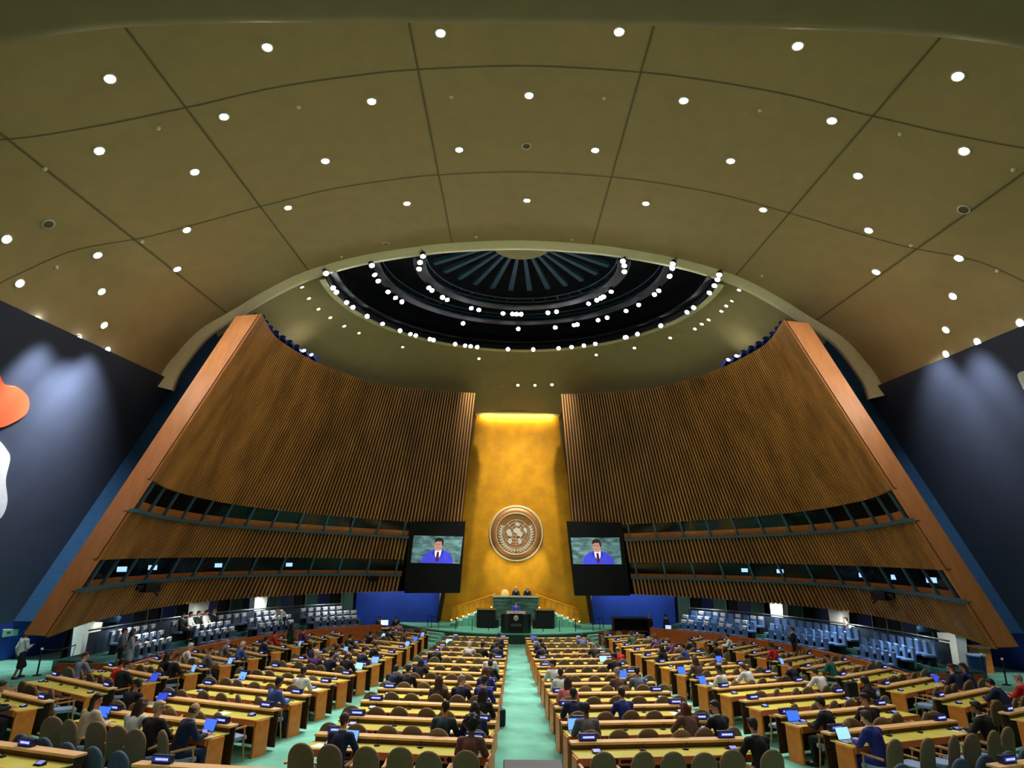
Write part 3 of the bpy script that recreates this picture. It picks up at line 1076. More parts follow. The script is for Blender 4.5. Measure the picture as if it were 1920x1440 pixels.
# speaker's lectern
t = empty('lectern', Matrix.Translation((0, 40.95, SZ)))
tag(t, 'wide black marble speaker lectern with an emblem plate at centre stage', 'lectern')
m = MB()
m.prism([(-.98, -.25), (-.8, -.42), (.8, -.42), (.98, -.25), (.98, .3), (-.98, .3)], lambda a, b, d: (a, b, d), 0, 1.16)
m.build('body', M_blackmarble, t)
m = MB()
m.prism([(-.5, -.40), (-.42, -.47), (.42, -.47), (.5, -.40)], lambda a, b, d: (a, b, d), .08, 1.2)
m.build('front_panel', M_black, t)
m = MB()
m.hexa([(-.62, -.44, 1.16), (.62, -.44, 1.16), (.62, .3, 1.24), (-.62, .3, 1.24), (-.62, -.44, 1.2), (.62, -.44, 1.2), (.62, .3, 1.28), (-.62, .3, 1.28)])
m.build('reading_top', mat('lectern_top', (150, 150, 140), .4), t)
m = MB()
MX = Matrix.Rotation(PI/2, 3, 'X')
m.lathe([(.001, .50), (.15, .50), (.17, .47)], (0, 0, .93), 24, MX)
pl = m.build('emblem_plate', mat('plate_silver', (170, 172, 150), .4, .4), t, True)
m = MB()
m.lathe([(.05, .505), (.056, .51), (.062, .505)], (0, 0, .94), 20, MX)
m.lathe([(.10, .505), (.11, .51), (.12, .505)], (0, 0, .93), 20, MX)
m.build('globe_mark', M_silver, pl)
m = MB()
m.box(-.36, .36, -.485, -.47, .42, .6)
m.build('name_strip', mat('lectern_strip', (60, 58, 50), .5), t)
for s in (-1, 1):
    m = MB()
    m.tube([(s*.12, -.1, 1.24), (s*.12, -.12, 1.42), (s*.07, -.02, 1.52)], .012, 6)
    m.build('microphone', M_dark, t)

# green marble dais desk behind the lectern and dark wings
t = empty('dais_desk', Matrix.Translation((0, 43.9, SZ)))
tag(t, 'tall green marble dais desk behind the lectern', 'desk')
m = MB()
m.hexa([(-1.5, -.3, 0), (1.5, -.3, 0), (1.5, .5, 0), (-1.5, .5, 0), (-1.62, -.42, 1.9), (1.62, -.42, 1.9), (1.62, .5, 1.9), (-1.62, .5, 1.9)])
m.build('marble_front', M_marble, t)
m = MB()
m.bbox(-1.66, 1.66, -.46, .55, 1.9, 1.96, .015)
m.build('desk_top', mat('dais_top', (120, 150, 130), .4), t)
for s, nm in ((-1, 'left'), (1, 'right')):
    t = empty('dais_side_desk', Matrix.Translation((s*2.05, 43.0, SZ)))
    tag(t, 'dark low desk wing on the %s of the marble dais' % nm, 'desk')
    m = MB()
    m.bbox(-.62, .62, -.3, .5, 0, 1.15, .02)
    m.build('body', M_blackmarble, t)
    m = MB()
    m.bbox(-.68, .68, -.36, .56, 1.15, 1.2, .012)
    m.build('desk_top', mat('wing_top', (96, 86, 40), .4), t)
    m = MB()
    m.box(-.9 if s > 0 else -.5, .5 if s > 0 else .9, -.42, -.32, .05, .55)
    m.build('lower_ledge', M_black, t)

# flanking stairs, their glowing balustrades and rails
for s, nm in ((-1, 'left'), (1, 'right')):
    root = empty('dais_stairs', Matrix.Translation((s*3.6, 44.1, SZ)))
    tag(root, 'green carpeted stairs climbing to the dais from the %s' % nm, 'stairs')
    for k in range(5):
        x0 = s*(.95 - .42*k)
        x1 = x0 - s*.44
        m = MB()
        m.box(min(x0, x1), max(x0, x1), -.7, .75, 0, .17*(k + 1))
        st = m.build('step', M_stagecarpet, root)
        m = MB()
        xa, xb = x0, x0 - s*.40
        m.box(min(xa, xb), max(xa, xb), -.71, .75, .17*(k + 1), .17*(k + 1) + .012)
        m.build('tread', mat('stair_tread_lit', (160, 206, 186), .8), st)  # light on the treads put into a paler green than the steps
    root = empty('balustrade', Matrix.Translation((s*3.2, 45.15, SZ)))
    tag(root, 'gold balustrade with glowing posts beside the %s dais stairs' % nm, 'balustrade')
    P0, P1 = Vector((s*1.55, 0, .95)), Vector((-s*1.75, 0, 1.98))
    m = MB()
    m.tube([P0, P1], .05, 8)
    m.build('handrail', M_gold, root)
    m = MB()
    m.hexa([P0 + Vector((0, -.03, -.8)), P1 + Vector((0, -.03, -.8)), P1 + Vector((0, .03, -.8)), P0 + Vector((0, .03, -.8)), P0 + Vector((0, -.03, -.06)), P1 + Vector((0, -.03, -.06)), P1 + Vector((0, .03, -.06)), P0 + Vector((0, .03, -.06))])
    m.build('panel', M_gold, root)
    for k in range(8):
        p = P0.lerp(P1, (k + .3)/8)
        m = MB()
        m.tube([p + Vector((0, -.07, -.85)), p + Vector((0, -.07, 0))], .035, 8)
        post = m.build('post', M_gold, root)
        m = MB()
        m.lathe([(.001, .025), (.035, .025), (.04, 0), (.035, -.025)], p + Vector((0, -.10, -.80)), 10)
        m.build('post_lamp', mat('post_lamp_glow', (255, 214, 120), .5, emit=(255, 205, 110), strength=16.0), post)
    # thin black rail along the stage edge
    root = empty('stage_rail', Matrix.Translation((s*4.2, 42.1, SZ)))
    tag(root, 'thin black guard rail on the %s half of the stage' % nm, 'rail')
    pts = [(s*-2.4, -.75), (s*-1.3, -.68), (s*-.2, -.45), (s*1.0, -.1), (s*1.55, .5), (s*1.9, 1.2)]
    for x, y in pts:
        m = MB()
        m.tube([(x, y, 0), (x, y, .72)], .022, 6)
        m.build('post', M_black, root)
    m = MB()
    m.tube([(x, y, .72) for x, y in pts[3:]], .018, 6)
    m.build('handrail', M_black, root)
# ------------------------------------------------------------------ projection (used to find which seat a person sits in)
def project(p):
    d = Vector(p) - CAM
    Yc = d.y*math.cos(PITCH) + d.z*math.sin(PITCH)
    Zc = -d.y*math.sin(PITCH) + d.z*math.cos(PITCH)
    u, v = F_PX*d.x/Yc, -F_PX*Zc/Yc
    c, s = math.cos(ROLL), math.sin(ROLL)
    return 960 + u*c - v*s, 720 + u*s + v*c


# ------------------------------------------------------------------ delegates' desks
DESK = {}


def desk_parts(L):
    L = round(L, 1)
    if L in DESK:
        return DESK[L]
    h = L/2
    P = []
    m = MB(); m.bbox(-h, h, -.12, .12, .815, .86, .008); P.append(('shelf', m.mesh('desk_shelf', M_shelf), None))
    m = MB(); m.box(-h + .02, h - .02, -.105, -.085, .73, .815); P.append(('shelf_riser', m.mesh('desk_riser', M_darkwood), None))
    m = MB(); m.bbox(-h, h, -.66, -.1, .715, .74, .006); P.append(('writing_surface', m.mesh('desk_surface', M_top), None))
    m = MB(); m.bbox(-h, h, -.69, -.655, .615, .742, .006); P.append(('front_rail', m.mesh('desk_rail', M_wood), None))
    m = MB(); m.box(-h + .03, h - .03, .06, .09, .06, .815); P.append(('modesty_panel', m.mesh('desk_panel', M_darkwood), None))
    for s in (-1, 1):
        m = MB(); m.bbox(s*h - .03, s*h + .03, -.65, -.24, -.06, .715, .006); P.append(('end_panel', m.mesh('desk_end', M_wood), None))
    for k in range(2):      # one black speaker and button panel for each delegation
        xc = h*(-.5 + k)
        m = MB()
        MX_ = Matrix.Rotation(PI/2, 3, 'X')
        for dx in (-.2, .2):
            m.lathe([(.001, .0), (.045, .0), (.05, -.008)], (xc + dx, -.697, .68), 12, MX_)
        m.box(xc - .11, xc + .11, -.700, -.69, .655, .705)
        P.append(('control_panel', m.mesh('desk_controls', M_black), None))
    for k in range(4):      # microphones let into the desk
        xc = h*(-.72 + .48*k)
        m = MB()
        m.bbox(xc - .05, xc + .05, -.30, -.22, .74, .765, .006)
        m.tube([(xc, -.25, .76), (xc + .01, -.27, .83), (xc + .01, -.31, .87)], .008, 5)
        P.append(('microphone', m.mesh('desk_mic', M_black), None))
    for s in (-1, 1):       # small lit consoles near both ends
        xc = s*(h - .42)
        m = MB()
        m.hexa([(xc - .08, -.42, .74), (xc + .08, -.42, .74), (xc + .08, -.30, .74), (xc - .08, -.30, .74), (xc - .08, -.40, .765), (xc + .08, -.40, .765), (xc + .08, -.30, .80), (xc - .08, -.30, .80)])
        c_me = m.mesh('desk_console', M_dark)
        m = MB()
        m.quad((xc - .065, -.393, .769), (xc + .065, -.393, .769), (xc + .065, -.31, .799), (xc - .065, -.31, .799))
        P.append(('console', c_me, m.mesh('console_display', emissive('console_glow', (120, 130, 220), .7))))
    DESK[L] = P
    return P


def near_word(i):
    return 'nearest' if i == 0 else ordw(i + 1) + '-nearest'


SLOTS = []       # dict(block, row, seat, M, desk)
DESKS = []


def make_desk(block, row, s, xi, yi, ang, L, nseat=6, label=None):
    L = round(L, 1)
    a = R(ang)
    cx, cy = s*xi + s*math.cos(a)*L/2, yi + math.sin(a)*L/2
    rz = s*a
    M = floor_matrix(cx, cy, rz)
    t = empty('conference_desk', M)
    for nm, me, sub_ in desk_parts(L):
        o_ = link(nm, me, t)
        if sub_ is not None:
            link('display', sub_, o_)
    rowtxt = near_word(row) if row is not None else ''
    tag(t, label or 'long wooden desk with yellow-green top, %s row, %s block' % (rowtxt, block), 'desk', 'delegates desks')
    d = dict(block=block, row=row, M=M, L=L, rz=rz, s=s, obj=t)
    DESKS.append(d)
    for k in range(nseat):
        f = (k + .5)/nseat
        lx = -s*L/2 + s*L*f           # seat 0 nearest the aisle
        jx, jr = random.uniform(-.05, .05), random.gauss(0, .12 if 'centre' in block else .24)
        jy = random.uniform(-.12, .08)
        Ms = M @ Matrix.Translation((lx + jx, -1.04 + jy, 0)) @ Matrix.Rotation(jr, 4, 'Z')
        hp = Ms @ Vector((0, .12, 1.25))
        SLOTS.append(dict(block=block, row=row, seat=k, M=Ms, px=project(hp), dist=hp.y, desk=d, used=False, lx=lx))
    return d


CY = [12.3, 13.9, 15.66, 17.5, 19.17, 21.1, 23.1, 25.25, 27.05, 29.15, 32.0, 35.1]
for i, y in enumerate(CY):
    f = i/11
    xi = .73 - .26*f
    ang = 7.5 + 4.5*f
    make_desk('left-centre', i, -1, xi, y, ang, 3.5)
    make_desk('right-centre', i, 1, xi, y, ang, 3.5)
MX = [6.07, 5.8, 5.67, 5.57, 5.42, 5.35, 5.25, 5.18, 5.15, 5.13, 5.18, 5.22]
MY = [13.3, 14.95, 16.75, 18.63, 20.3, 22.5, 24.35, 26.5, 28.75, 30.9, 33.7, 36.6]
MA = [21, 22.5, 23, 25, 28, 29.5, 32, 34, 36, 38, 41, 43]
for i in range(12):
    L = 3.9 if i < 8 else (3.7 if i < 10 else 3.4)
    make_desk('left-middle', i, -1, MX[i], MY[i], MA[i], L)
    make_desk('right-middle', i, 1, MX[i], MY[i], MA[i], L)
OX = [11.57, 11.25, 10.95, 10.65, 10.5, 10.3, 10.3, 10.25, 10.1, 9.9]
OY = [15.57, 17.45, 19.45, 21.35, 23.5, 25.5, 27.9, 30.3, 32.9, 35.4]
OA = [30, 33, 35, 37, 40, 44, 46, 49, 54, 57]
for i in range(10):
    L = (4.0, 4.0, 4.0, 4.0, 4.0, 4.0, 3.6, 3.4, 2.8, 1.9)[i]
    n_ = (6, 6, 6, 6, 6, 6, 6, 5, 4, 3)[i]
    make_desk('left-outer', i, -1, OX[i], OY[i], OA[i], L, n_)
    make_desk('right-outer', i, 1, OX[i], OY[i], OA[i], L, n_)
make_desk('left-rear', 0, -1, 7.66, 11.06, 18.5, 3.9, 0, 'wooden desk cut off at the bottom left corner of the hall')
make_desk('right-rear', 0, 1, 7.75, 11.05, 18.5, 3.9, 0, 'wooden desk cut off at the bottom right corner of the hall')
make_desk('left-rear', 1, -1, 3.0, 10.15, 8, 3.5, 0, 'desk corner below the blue chairs at the bottom left of the hall')

# ------------------------------------------------------------------ chairs
def arch_outline(w, h0, h1):
    pts = [(-w*.92, h0), (w*.92, h0), (w, h0 + .08), (w, h1 - w*1.0)]
    for k in range(1, 10):
        a = PI*k/10
        pts.append((w*math.cos(a), h1 - w*1.0 + w*math.sin(a)))
    pts += [(-w, h1 - w*1.0), (-w, h0 + .08)]
    return pts


def back_shell(w=.232, h0=.36, h1=.99, th=.06, y0=-.22, lean=.16):
    """softly curved upright backrest"""
    m = MB()
    out = arch_outline(w, h0, h1)
    n = len(out)
    cx, cz = 0, (h0 + h1)/2
    def P(a, z, yoff, k=1.0):
        a, z = cx + (a - cx)*k, cz + (z - cz)*k
        return (a, y0 - lean*(z - .45) + .28*a*a + yoff, z)
    loops = [(0.0, -.92*th, .0), (-th, .0, .94), (-th*.5, 0, 1.0), (0, 0, .97)]
    rings = [[P(a, z, -th, .90) for a, z in out], [P(a, z, -th*.7, .985) for a, z in out], [P(a, z, -th*.2, 1.0) for a, z in out], [P(a, z, 0, .93) for a, z in out]]
    vs = [q for r_ in rings for q in r_]
    fs = []
    for i in range(3):
        for k in range(n):
            fs.append((i*n + k, i*n + (k+1) % n, (i+1)*n + (k+1) % n, (i+1)*n + k))
    fs.append(tuple(range(n))[::-1])
    fs.append(tuple(3*n + k for k in range(n)))
    m.add(vs, fs)
    return m


CHP = []
CHP.append(('backrest', back_shell(), M_tan))
CHP.append(('seat', MB().bbox(-.25, .25, -.2, .28, .40, .49, .03), M_seat))
for s in (-1, 1):
    m = MB()
    m.hexa([(s*.285 - .025, -.24, .63), (s*.285 + .025, -.24, .63), (s*.285 + .025, .2, .66), (s*.285 - .025, .2, .66), (s*.285 - .025, -.24, .66), (s*.285 + .025, -.24, .66), (s*.285 + .025, .2, .69), (s*.285 - .025, .2, .69)])
    m.tube([(s*.285, .16, .66), (s*.27, .2, .42)], .018, 6)
    CHP.append(('armrest', m, M_chairwood))
for sx in (-1, 1):
    for sy in (-1, 1):
        m = MB()
        m.tube([(sx*.235, .2 if sy > 0 else -.18, .42), (sx*.26, .25 if sy > 0 else -.27, 0)], [.024, .016], 7)
        CHP.append(('leg', m, M_chairwood))
CH_MESH = [(nm, b.mesh('armchair_' + nm, mt, nm == 'backrest'), mt) for nm, b, mt in CHP]
mm = MB()
CMATS = [M_tan, M_seat, M_chairwood]
for nm, b, mt in CHP:
    mm.cur = CMATS.index(mt)
    mm.add(b.v, b.f)
CH_ONE = mm.mesh('armchair_whole', CMATS)

SLOTS.sort(key=lambda q: q['M'].translation.length_squared if False else (q['M'].translation - CAM).length)
N_IND, N_PARTS = 298, 120
mass = MB()
for k, sl in enumerate(SLOTS):
    lb = 'tan-backed armchair, %s seat from the aisle side, %s desk row, %s block' % (ordw(sl['seat'] + 1), near_word(sl['row']), sl['block'])
    if k < N_PARTS:
        t = empty('armchair', sl['M'])
        for nm, me, _ in CH_MESH:
            link(nm, me, t)
        tag(t, lb, 'chair', 'tan armchairs at the delegates desks')
        sl['chair'] = t
    elif k < N_IND:
        t = link('armchair', CH_ONE)
        t.matrix_world = sl['M']
        tag(t, lb, 'chair', 'tan armchairs at the delegates desks')
        sl['chair'] = t
    else:
        o = len(mass.v)
        mass.v.extend([tuple(sl['M'] @ v.co) for v in CH_ONE.vertices])
        for p in CH_ONE.polygons:
            mass.f.append(tuple(o + i for i in p.vertices))
            mass.mi.append(p.material_index)
o = mass.build('distant_armchair', CMATS)
tag(o, 'the farthest tan armchairs near the stage, too small to tell apart', 'chairs', kind='stuff')

# steel-blue chairs behind the nearest side desks
BCP = []
b = back_shell(.235, .38, .92, .07, -.2, .1)
BCP.append(('backrest', b, M_bluedark))
BCP.append(('seat', MB().bbox(-.24, .24, -.2, .26, .38, .47, .03), M_seat))
for sx in (-1, 1):
    for y in (-.2, .22):
        m = MB(); m.tube([(sx*.2, y, .4), (sx*.22, y, 0)], .017, 6)
        BCP.append(('leg', m, M_dark))
BCM = [(nm, b.mesh('blue_chair_' + nm, mt, nm == 'backrest'), mt) for nm, b, mt in BCP]
for side, L in (('left', [(50, 1376), (92, 1383), (136, 1392), (185, 1400), (234, 1408)]), ('right', [(1680, 1432), (1791, 1422), (1837, 1415), (1881, 1408), (1915, 1402)])):
    for k, (x, y) in enumerate(L):
        p = on_floor(x, y, .92)
        t = empty('blue_chair', floor_matrix(p.x, p.y + .2, R(20 if side == 'right' else -20)))
        for nm, me, _ in BCM:
            link(nm, me, t)
        tag(t, 'steel-blue low-backed chair at the bottom %s of the hall, %s from left' % (side, ordw(k + 1)), 'chair', 'steel-blue chairs behind the side desks')

# ------------------------------------------------------------------ lit nameplates and laptops on the desks
np_b = MB().bbox(-.17, .17, -.05, .05, .0, .125, .012).mesh('nameplate_box', mat('nameplate_blue', (16, 22, 64), .4))
m = MB()
m.quad((-.15, -.052, .025), (.15, -.052, .025), (.15, -.052, .105), (-.15, -.052, .105))
np_s = m.mesh('nameplate_face', emissive('nameplate_glow', (30, 40, 130), .8))
m = MB()
x = -.10
random.seed(3)
while x < .10:
    w = random.uniform(.008, .018)
    m.quad((x, -.054, .048), (x + w, -.054, .048), (x + w, -.054, .082), (x, -.054, .082))
    x += w + .008
np_t = m.mesh('nameplate_text', emissive('nameplate_text_glow', (190, 205, 255), 1.6))


def put_nameplate(d, lx, lb):
    t = empty('nameplate', d['M'] @ Matrix.Translation((lx, 0.02, .861)))
    link('housing', np_b, t)
    f = link('lit_face', np_s, t)
    link('lettering', np_t, f)
    tag(t, lb, 'nameplate', 'lit country nameplates')


for d in DESKS:
    if 'rear' in d['block']:
        continue
    for e, w in ((-1, 'aisle end'), (1, 'far end')):
        lx = d['s']*e*(d['L']/2 - random.uniform(.28, .42))
        put_nameplate(d, lx, 'lit blue nameplate on the %s of the %s desk, %s block' % (w, near_word(d['row']), d['block']))
put_nameplate(DESKS[-3], .6, 'lit blue nameplate on the cut-off desk, bottom left corner')
put_nameplate(DESKS[-2], -1.55, 'lit blue nameplate on the cut-off desk, bottom right corner')
put_nameplate(DESKS[-1], -1.3, 'lit blue nameplate on the desk corner below the blue chairs')

lp_base = MB().bbox(-.17, .17, -.12, .12, 0, .018, .005).mesh('laptop_base', mat('laptop_grey', (150, 156, 170), .4, .4))
LM_ = Matrix.Rotation(R(-18), 3, 'X')
m = MB()
m.bbox(-.17, .17, -.006, .006, 0, .23, .004)
m.v = [tuple(LM_ @ Vector(v) + Vector((0, .12, .012))) for v in m.v]
lp_lid = m.mesh('laptop_lid', mat('laptop_lid', (40, 46, 80), .4, .3))
LPS = []
for k, rgb in enumerate([(60, 104, 220), (110, 160, 235), (150, 205, 240), (48, 70, 190)]):
    m = MB()
    m.quad((-.16, -.008, .012), (.16, -.008, .012), (.16, -.008, .22), (-.16, -.008, .22))
    m.v = [tuple(LM_ @ Vector(v) + Vector((0, .12, .012))) for v in m.v]
    LPS.append(m.mesh('laptop_screen', emissive('laptop_glow_%s' % 'abcd'[k], rgb, 1.3)))
LAP = [(648, 1385, 1), (885, 1388, 2), (1078, 1358, 1), (1302, 1351, 0), (1478, 1345, 0), (1568, 1382, 2), (388, 1364, 0), (188, 1330, 0), (298, 1308, 3), (284, 1268, 3), (357, 1251, 1), (427, 1239, 1), (668, 1251, 2), (700, 1239, 1), (646, 1217, 1), (762, 1207, 1), (795, 1187, 1), (776, 1197, 0), (717, 1190, 2), (840, 1202, 2), (1132, 1237, 2), (1168, 1264, 0), (1272, 1258, 0), (1306, 1275, 0), (1467, 1239, 1), (792, 1244, 3), (1760, 1270, 3), (449, 1265, 1), (565, 1214, 1), (1165, 1283, 1), (1350, 1238, 0), (1003, 1197, 3)]
lapcount = {}
for x, y, k in LAP:
    best = None
    for d in DESKS:
        if 'rear' in d['block']:
            continue
        for lx in [q*.1 for q in range(-19, 20)]:
            if abs(lx) > d['L']/2 - .2:
                continue
            px = project(d['M'] @ Vector((lx, -.3, .86)))
            e = (px[0] - x)**2 + (px[1] - y)**2
            if best is None or e < best[0]:
                best = (e, d, lx)
    e, d, lx = best
    key = (d['block'], d['row'])
    lapcount.setdefault(key, []).append(lx*d['s'])
    t = empty('laptop', d['M'] @ Matrix.Translation((lx, -.36, .741)) @ Matrix.Rotation(random.uniform(-.2, .2), 4, 'Z'))
    link('keyboard_base', lp_base, t)
    l = link('lid', lp_lid, t)
    link('screen', LPS[k], l)
    t['k'] = 0
    where = 'aisle end' if lx*d['s'] < -d['L']*.2 else ('far end' if lx*d['s'] > d['L']*.2 else 'middle')
    tag(t, 'open laptop with %s screen at the %s of the %s desk, %s block' % (['blue', 'light blue', 'pale', 'dark blue'][k], where, near_word(d['row']), d['block']), 'laptop', 'open laptops on the desks')
    del t['k']

# ------------------------------------------------------------------ gallery seats on tiers under the timber walls
seat_b = MB().bbox(-.22, .22, -.06, .06, .34, .95, .03)
seat_c = MB().bbox(-.23, .23, -.48, -.02, .36, .46, .03)
GS = seat_b.mesh('gallery_back', M_bluefab)
GC = seat_c.mesh('gallery_cushion', M_bluefab)
GS2, GC2 = seat_b.mesh('gallery_back_left', M_bluedark), seat_c.mesh('gallery_cushion_left', M_bluedark)
m = MB()
m.box(-.22, .22, -.30, -.06, 0.0, .36)
GP = m.mesh('gallery_pedestal', M_dark)
GH = MB().bbox(-.20, .20, -.085, .07, .78, .965, .02).mesh('gallery_cover', M_cover)
for s, nm in ((-1, 'left'), (1, 'right')):
    m = MB()
    for r0, r1, dz in ((16.05, 19.6, 0), (17.05, 19.6, .2), (17.95, 19.6, .4)):
        n = 30
        for k in range(n):
            a0, a1 = R(-1 + 56*k/n), R(-1 + 56*(k+1)/n)
            def q(r_, a, zz):
                return (s*r_*math.cos(a), 27 + r_*math.sin(a), zz)
            za, zc = gz(-1 + 56*k/n) + dz, gz(-1 + 56*(k+1)/n) + dz
            zb = .5 if dz else -.15
            m.hexa([q(r0, a0, zb), q(r1, a0, zb), q(r1, a1, zb), q(r0, a1, zb), q(r0, a0, za), q(r1, a0, za), q(r1, a1, zc), q(r0, a1, zc)])
    structure(m.build('floor_gallery_' + nm, mat('gallery_carpet', (44, 96, 92), .9)), 'stepped carpeted tiers of the %s gallery' % nm, 'gallery floor')
    if s < 0:
        BL = {'front': [(0, 10), (16, 24.5), (29.5, 38), (42.5, 52)], 'middle': [(5.5, 12), (18, 25), (29.5, 38.5), (42.5, 52.5)], 'back': [(4, 12), (16, 31), (33, 38.5), (42.5, 51.5)]}
    else:
        BL = {'front': [(3, 10), (18, 31), (36, 50)], 'middle': [(3, 14), (17, 33), (36, 51)], 'back': [(2.5, 14.5), (17, 33), (36, 51)]}
    for row, (r_, dz) in (('front', (16.6, 0)), ('middle', (17.5, .2)), ('back', (18.4, .4))):
        seats = []
        for a0, a1 in BL[row]:
            da = math.degrees(.50/r_)
            a = a0
            while a <= a1:
                seats.append(a)
                a += da
        seats.sort(reverse=(s > 0))
        if s < 0:
            seats.sort()
        for k, a in enumerate(seats):
            x, y = s*r_*math.cos(R(a)), 27 + r_*math.sin(R(a))
            # they look towards the stage / middle of the hall
            look = Vector((0, 34)) - Vector((x, y))
            rz = math.atan2(look.y, look.x) + PI/2
            t = empty('gallery_chair', Matrix.Translation((x, y, gz(a) + dz)) @ Matrix.Rotation(rz, 4, 'Z'))
            link('backrest', GS if s > 0 else GS2, t)
            link('seat', GC if s > 0 else GC2, t)
            link('pedestal', GP, t)
            cover = s < 0 or (a > 34 and (k*7 + len(row)) % 5 < 3)
            if cover:
                link('headrest_cover', GH, t)
            tag(t, 'blue gallery seat %s, %s from outer end, %s row, %s gallery' % ('with white headrest cover' if cover else 'without cover', ordw((k + 1) if s < 0 else len(seats) - k), row, nm), 'seat', 'blue seats of the %s gallery' % nm)
    # rail behind the back row
    root = empty('gallery_rail')
    tag(root, 'grey rail and panel behind the back row of the %s gallery' % nm, 'rail')
    m = MB()
    pts = [(s*19.0*math.cos(R(a)), 27 + 19.0*math.sin(R(a)), gz(a) + 1.45) for a in range(2, 54, 2)]
    m.tube(pts, .04, 6)
    m.build('handrail', mat('rail_grey', (96, 112, 120), .5, .3), root)
    m = MB()
    m.grid([[(x, y, z - 1.05) for x, y, z in pts], [(x, y, z - .1) for x, y, z in pts]])
    m.build('panel', mat('gallery_panel', (44, 62, 80), .6), root)
# ------------------------------------------------------------------ people
def capsule(bm, p0, p1, r0, r1, n=12, rings=4):
    p0, p1 = Vector(p0), Vector(p1)
    ax = p1 - p0
    L = ax.length
    if L < 1e-6:
        ax = Vector((0, 0, 1))
    q = ax.to_track_quat('Z', 'Y').to_matrix()
    vs = []
    prof = []
    for k in range(rings + 1):
        a = -PI/2 + (PI/2)*k/rings
        prof.append((r0*math.cos(a), r0*math.sin(a)))
    for k in range(rings + 1):
        a = (PI/2)*k/rings
        prof.append((r1*math.cos(a), L + r1*math.sin(a)))
    loops = []
    for r_, z in prof:
        if r_ < 1e-5:
            loops.append([bm.verts.new(p0 + q @ Vector((0, 0, z)))])
        else:
            loops.append([bm.verts.new(p0 + q @ Vector((r_*math.cos(2*PI*j/n), r_*math.sin(2*PI*j/n), z))) for j in range(n)])
    for a, b in zip(loops[:-1], loops[1:]):
        for j in range(n):
            j2 = (j + 1) % n
            if len(a) == 1:
                bm.faces.new((a[0], b[j2], b[j]))
            elif len(b) == 1:
                bm.faces.new((a[j], a[j2], b[0]))
            else:
                bm.faces.new((a[j], a[j2], b[j2], b[j]))


def ellipsoid(bm, c, rx, ry, rz, M=None, n=14):
    m4 = Matrix.Translation(c) @ (M.to_4x4() if M is not None else Matrix()) @ Matrix.Diagonal((rx, ry, rz, 1))
    bmesh.ops.create_uvsphere(bm, u_segments=n, v_segments=n - 4, radius=1.0, matrix=m4)


def fuse(bm, name, voxel, ratio=.4, smooth=True):
    """weld overlapping volumes into ONE continuous skin"""
    me = bpy.data.meshes.new(name + '_raw')
    bm.to_mesh(me)
    bm.free()
    o = bpy.data.objects.new('raw', me)
    COL.objects.link(o)
    md = o.modifiers.new('r', 'REMESH')
    md.mode = 'VOXEL'
    md.voxel_size = voxel
    sm = o.modifiers.new('s', 'SMOOTH')
    sm.factor = .5
    sm.iterations = 2
    if ratio < 1:
        dc = o.modifiers.new('d', 'DECIMATE')
        dc.ratio = ratio
    dg = bpy.context.evaluated_depsgraph_get()
    out = bpy.data.meshes.new_from_object(o.evaluated_get(dg))
    out.name = name
    bpy.data.objects.remove(o)
    bpy.data.meshes.remove(me)
    out.polygons.foreach_set('use_smooth', [True]*len(out.polygons))
    return out


